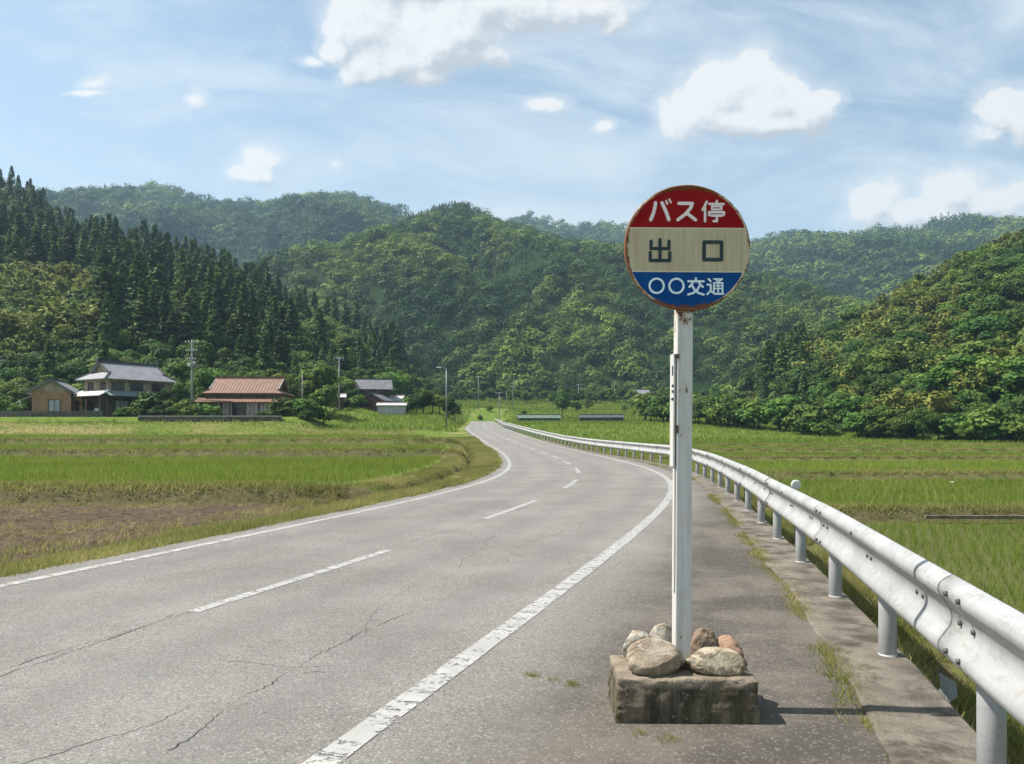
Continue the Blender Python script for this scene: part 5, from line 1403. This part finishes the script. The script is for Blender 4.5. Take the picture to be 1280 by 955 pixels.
# ---------------------------------------------------------------- sun, sky, air, camera
SUN_EL, SUN_AZ = 56., -87.     # azimuth from +Y towards +X
az = R(SUN_AZ); el = R(SUN_EL)
to_sun = np.array([sin(az) * cos(el), cos(az) * cos(el), sin(el)])
ld = bpy.data.lights.new('sun', 'SUN'); ld.energy = 4.9; ld.angle = R(.55); ld.color = (1., .955, .88)
lo = bpy.data.objects.new('sun', ld); COL.objects.link(lo)
from mathutils import Vector
lo.rotation_euler = Vector(-to_sun).to_track_quat('-Z', 'Y').to_euler()

W = bpy.data.worlds.new('World'); S.world = W; W.use_nodes = True
wt = NT(W.node_tree); bg = W.node_tree.nodes['Background']
sky = wt.n('ShaderNodeTexSky', sky_type='NISHITA'); sky.sun_disc = False; sky.sun_elevation = el; sky.sun_rotation = az
sky.air_density = 1.0; sky.dust_density = 1.2; sky.ozone_density = 1.5; sky.altitude = 100
SKY_STRENGTH = .10
# cloud field: real directions on the dome, (azimuth tangent, elevation tangent) about +Y
grp = bpy.data.node_groups.new('cloud_density', 'ShaderNodeTree')
grp.interface.new_socket('U', in_out='INPUT', socket_type='NodeSocketFloat'); grp.interface.new_socket('V', in_out='INPUT', socket_type='NodeSocketFloat')
grp.interface.new_socket('D', in_out='OUTPUT', socket_type='NodeSocketFloat'); grp.interface.new_socket('F', in_out='OUTPUT', socket_type='NodeSocketFloat')
gt = NT(grp); gi = gt.n('NodeGroupInput'); go = gt.n('NodeGroupOutput')
U, Vv = gi.outputs[0], gi.outputs[1]
wx = gt.noise(gt.comb(U, Vv, 0), 9, 3, .5); wy = gt.noise(gt.comb(U, Vv, 3.7), 9, 3, .5)
Uw = gt.m('ADD', U, gt.m('MULTIPLY', gt.m('SUBTRACT', wx, .5), .045)); Vw = gt.m('ADD', Vv, gt.m('MULTIPLY', gt.m('SUBTRACT', wy, .5), .035))
CL = [(455, 15, 62, 62), (500, 60, 75, 48), (560, 30, 90, 65), (470, 80, 48, 30), (530, 92, 40, 22), (650, 10, 100, 42), (735, -5, 60, 38), (765, 15, 25, 30), (600, 70, 45, 22), (420, 60, 24, 28), (440, 96, 22, 14), (560, -60, 190, 70),
      (940, 95, 42, 42), (905, 115, 55, 46), (945, 128, 70, 38), (870, 138, 46, 32), (965, 120, 62, 40), (1010, 140, 44, 34), (940, 152, 95, 24), (842, 152, 24, 22), (1040, 128, 20, 22),
      (1238, 140, 36, 36), (1285, 150, 46, 44), (1225, 165, 28, 20), (1085, 252, 40, 32), (1115, 240, 24, 24), (1190, 238, 40, 30), (1150, 262, 60, 22), (1235, 258, 40, 24), (1275, 245, 26, 18),
      (118, 106, 20, 9), (128, 101, 10, 8), (246, 121, 12, 15), (682, 127, 26, 12), (753, 156, 18, 9), (325, 197, 30, 22), (318, 212, 36, 14), (420, 203, 9, 9), (390, 80, 20, 8), (110, 117, 30, 5),
      (-200, 120, 120, 50), (1600, 60, 160, 70)]
D = None
for (cx, cy, rx, ry) in CL:
    a = gt.m('MULTIPLY', gt.m('SUBTRACT', Uw, (cx - 640) / 1000), 1000 / rx); b = gt.m('MULTIPLY', gt.m('SUBTRACT', Vw, (540 - cy) / 1000), 1000 / ry)
    q = gt.m('MULTIPLY_ADD', b, b, gt.m('MULTIPLY', a, a)); q = gt.m('MINIMUM', q, 3.0)
    q = gt.m('MULTIPLY', gt.m('SUBTRACT', 1.0, q), min(1.5, .30 + max(rx, ry) / 75))
    D = q if D is None else gt.m('SMOOTH_MAX', D, q, .25)
f1 = gt.noise(gt.comb(U, gt.m('MULTIPLY', Vv, 1.15), 0), 15, 10, .64); 
gt.L.new(gt.m('ADD', D, gt.m('MULTIPLY', gt.m('SUBTRACT', f1, .5), 2.5)), go.inputs[0]); gt.L.new(D, go.inputs[1])
dirv = wt.n('ShaderNodeTexCoord').outputs['Generated']; dx, dy, dz = wt.sep(dirv)
ay = wt.m('MAXIMUM', dy, .02)
u_ = wt.m('DIVIDE', dx, ay); v_ = wt.m('DIVIDE', dz, ay)
def dens(du, dv):
    g = wt.n('ShaderNodeGroup'); g.node_tree = grp; wt.set(g.inputs[0], wt.m('ADD', u_, du)); wt.set(g.inputs[1], wt.m('ADD', v_, dv)); return g.outputs
d0, s0_ = dens(0, 0); d1, _ = dens(-.009, .013); _, s2_ = dens(-.022, .050)
fwd = wt.ss(dy, .05, .3)
alpha = wt.m('MULTIPLY', wt.m('MAXIMUM', wt.ss(d0, -.05, .52), wt.m('MULTIPLY', wt.ss(d0, -.75, .45), .42)), fwd)
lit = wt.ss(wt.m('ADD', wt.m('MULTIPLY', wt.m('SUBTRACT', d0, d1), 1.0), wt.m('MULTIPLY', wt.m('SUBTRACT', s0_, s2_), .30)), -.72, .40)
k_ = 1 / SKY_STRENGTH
cloud = wt.mix(lit, (.32 * k_, .345 * k_, .37 * k_), (.55 * k_, .55 * k_, .545 * k_))  # sunlit and shaded sides of the clouds mixed in as colour
# thin high veil drawn out in streaks
cu = wt.comb(wt.m('MULTIPLY', u_, 2.2), wt.m('MULTIPLY', wt.m('ADD', v_, wt.m('MULTIPLY', u_, .10)), 6.5), 1.3)
ve = wt.noise(cu, 1.35, 7, .62, .5); veil = wt.ss(ve, .36, .74)
lowv = wt.ss(v_, .42, .18)
veil = wt.m('ADD', wt.m('MULTIPLY', veil, .85), wt.m('ADD', wt.m('MULTIPLY', lowv, .28), .10), clamp=True)
veil = wt.m('MULTIPLY', veil, wt.ss(dz, .0, .1))
skyc = wt.mix(1.0, sky.outputs[0], (1.14, 1.12, .97), 'MULTIPLY')
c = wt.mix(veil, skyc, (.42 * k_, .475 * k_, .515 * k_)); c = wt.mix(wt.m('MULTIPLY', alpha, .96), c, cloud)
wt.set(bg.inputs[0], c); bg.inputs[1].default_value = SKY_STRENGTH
W.cycles.sampling_method = 'MANUAL'; W.cycles.sample_map_resolution = 1024

# air
HAZE = .00021
mb = MB(); mb.box((0, 0, 0), (3900, 3900, 470)); hz = mb.build('haze', []if False else [bpy.data.materials.new('air')], None, loc=(0, 60, 470 / 2 - 12)); tag(hz, 'thin summer haze filling the valley air', 'haze', None, 'stuff')
am = hz.data.materials[0]; am.use_nodes = True; at_ = am.node_tree; at_.nodes.remove(at_.nodes['Principled BSDF'])
pv = at_.nodes.new('ShaderNodeVolumePrincipled'); pv.inputs['Color'].default_value = (.52, .77, 1.0, 1); pv.inputs['Density'].default_value = HAZE; pv.inputs['Anisotropy'].default_value = .2
at_.links.new(pv.outputs[0], at_.nodes['Material Output'].inputs['Volume'])

cam = bpy.data.cameras.new('camera'); cam.sensor_width = 36; cam.lens = 28.125; cam.shift_y = 62.5 / 1280; cam.clip_start = .05; cam.clip_end = 6000
co = bpy.data.objects.new('camera', cam); COL.objects.link(co); co.location = (0, 0, EYE); co.rotation_euler = (R(90), 0, 0); S.camera = co

S.view_settings.view_transform = 'Standard'; S.view_settings.look = 'None'; S.view_settings.exposure = 0.80; S.view_settings.gamma = 1.0; S.view_settings.use_curve_mapping = False
S.render.engine = 'CYCLES'
cy = S.cycles
cy.use_denoising = True
try: cy.denoiser = 'OPENIMAGEDENOISE'
except Exception: pass
cy.max_bounces = 5; cy.diffuse_bounces = 2; cy.glossy_bounces = 2; cy.transmission_bounces = 2; cy.transparent_max_bounces = 8; cy.volume_bounces = 0
cy.use_adaptive_sampling = True; cy.adaptive_threshold = .02
cy.sample_clamp_indirect = 6
S.render.film_transparent = False
print('objects', len(S.objects))
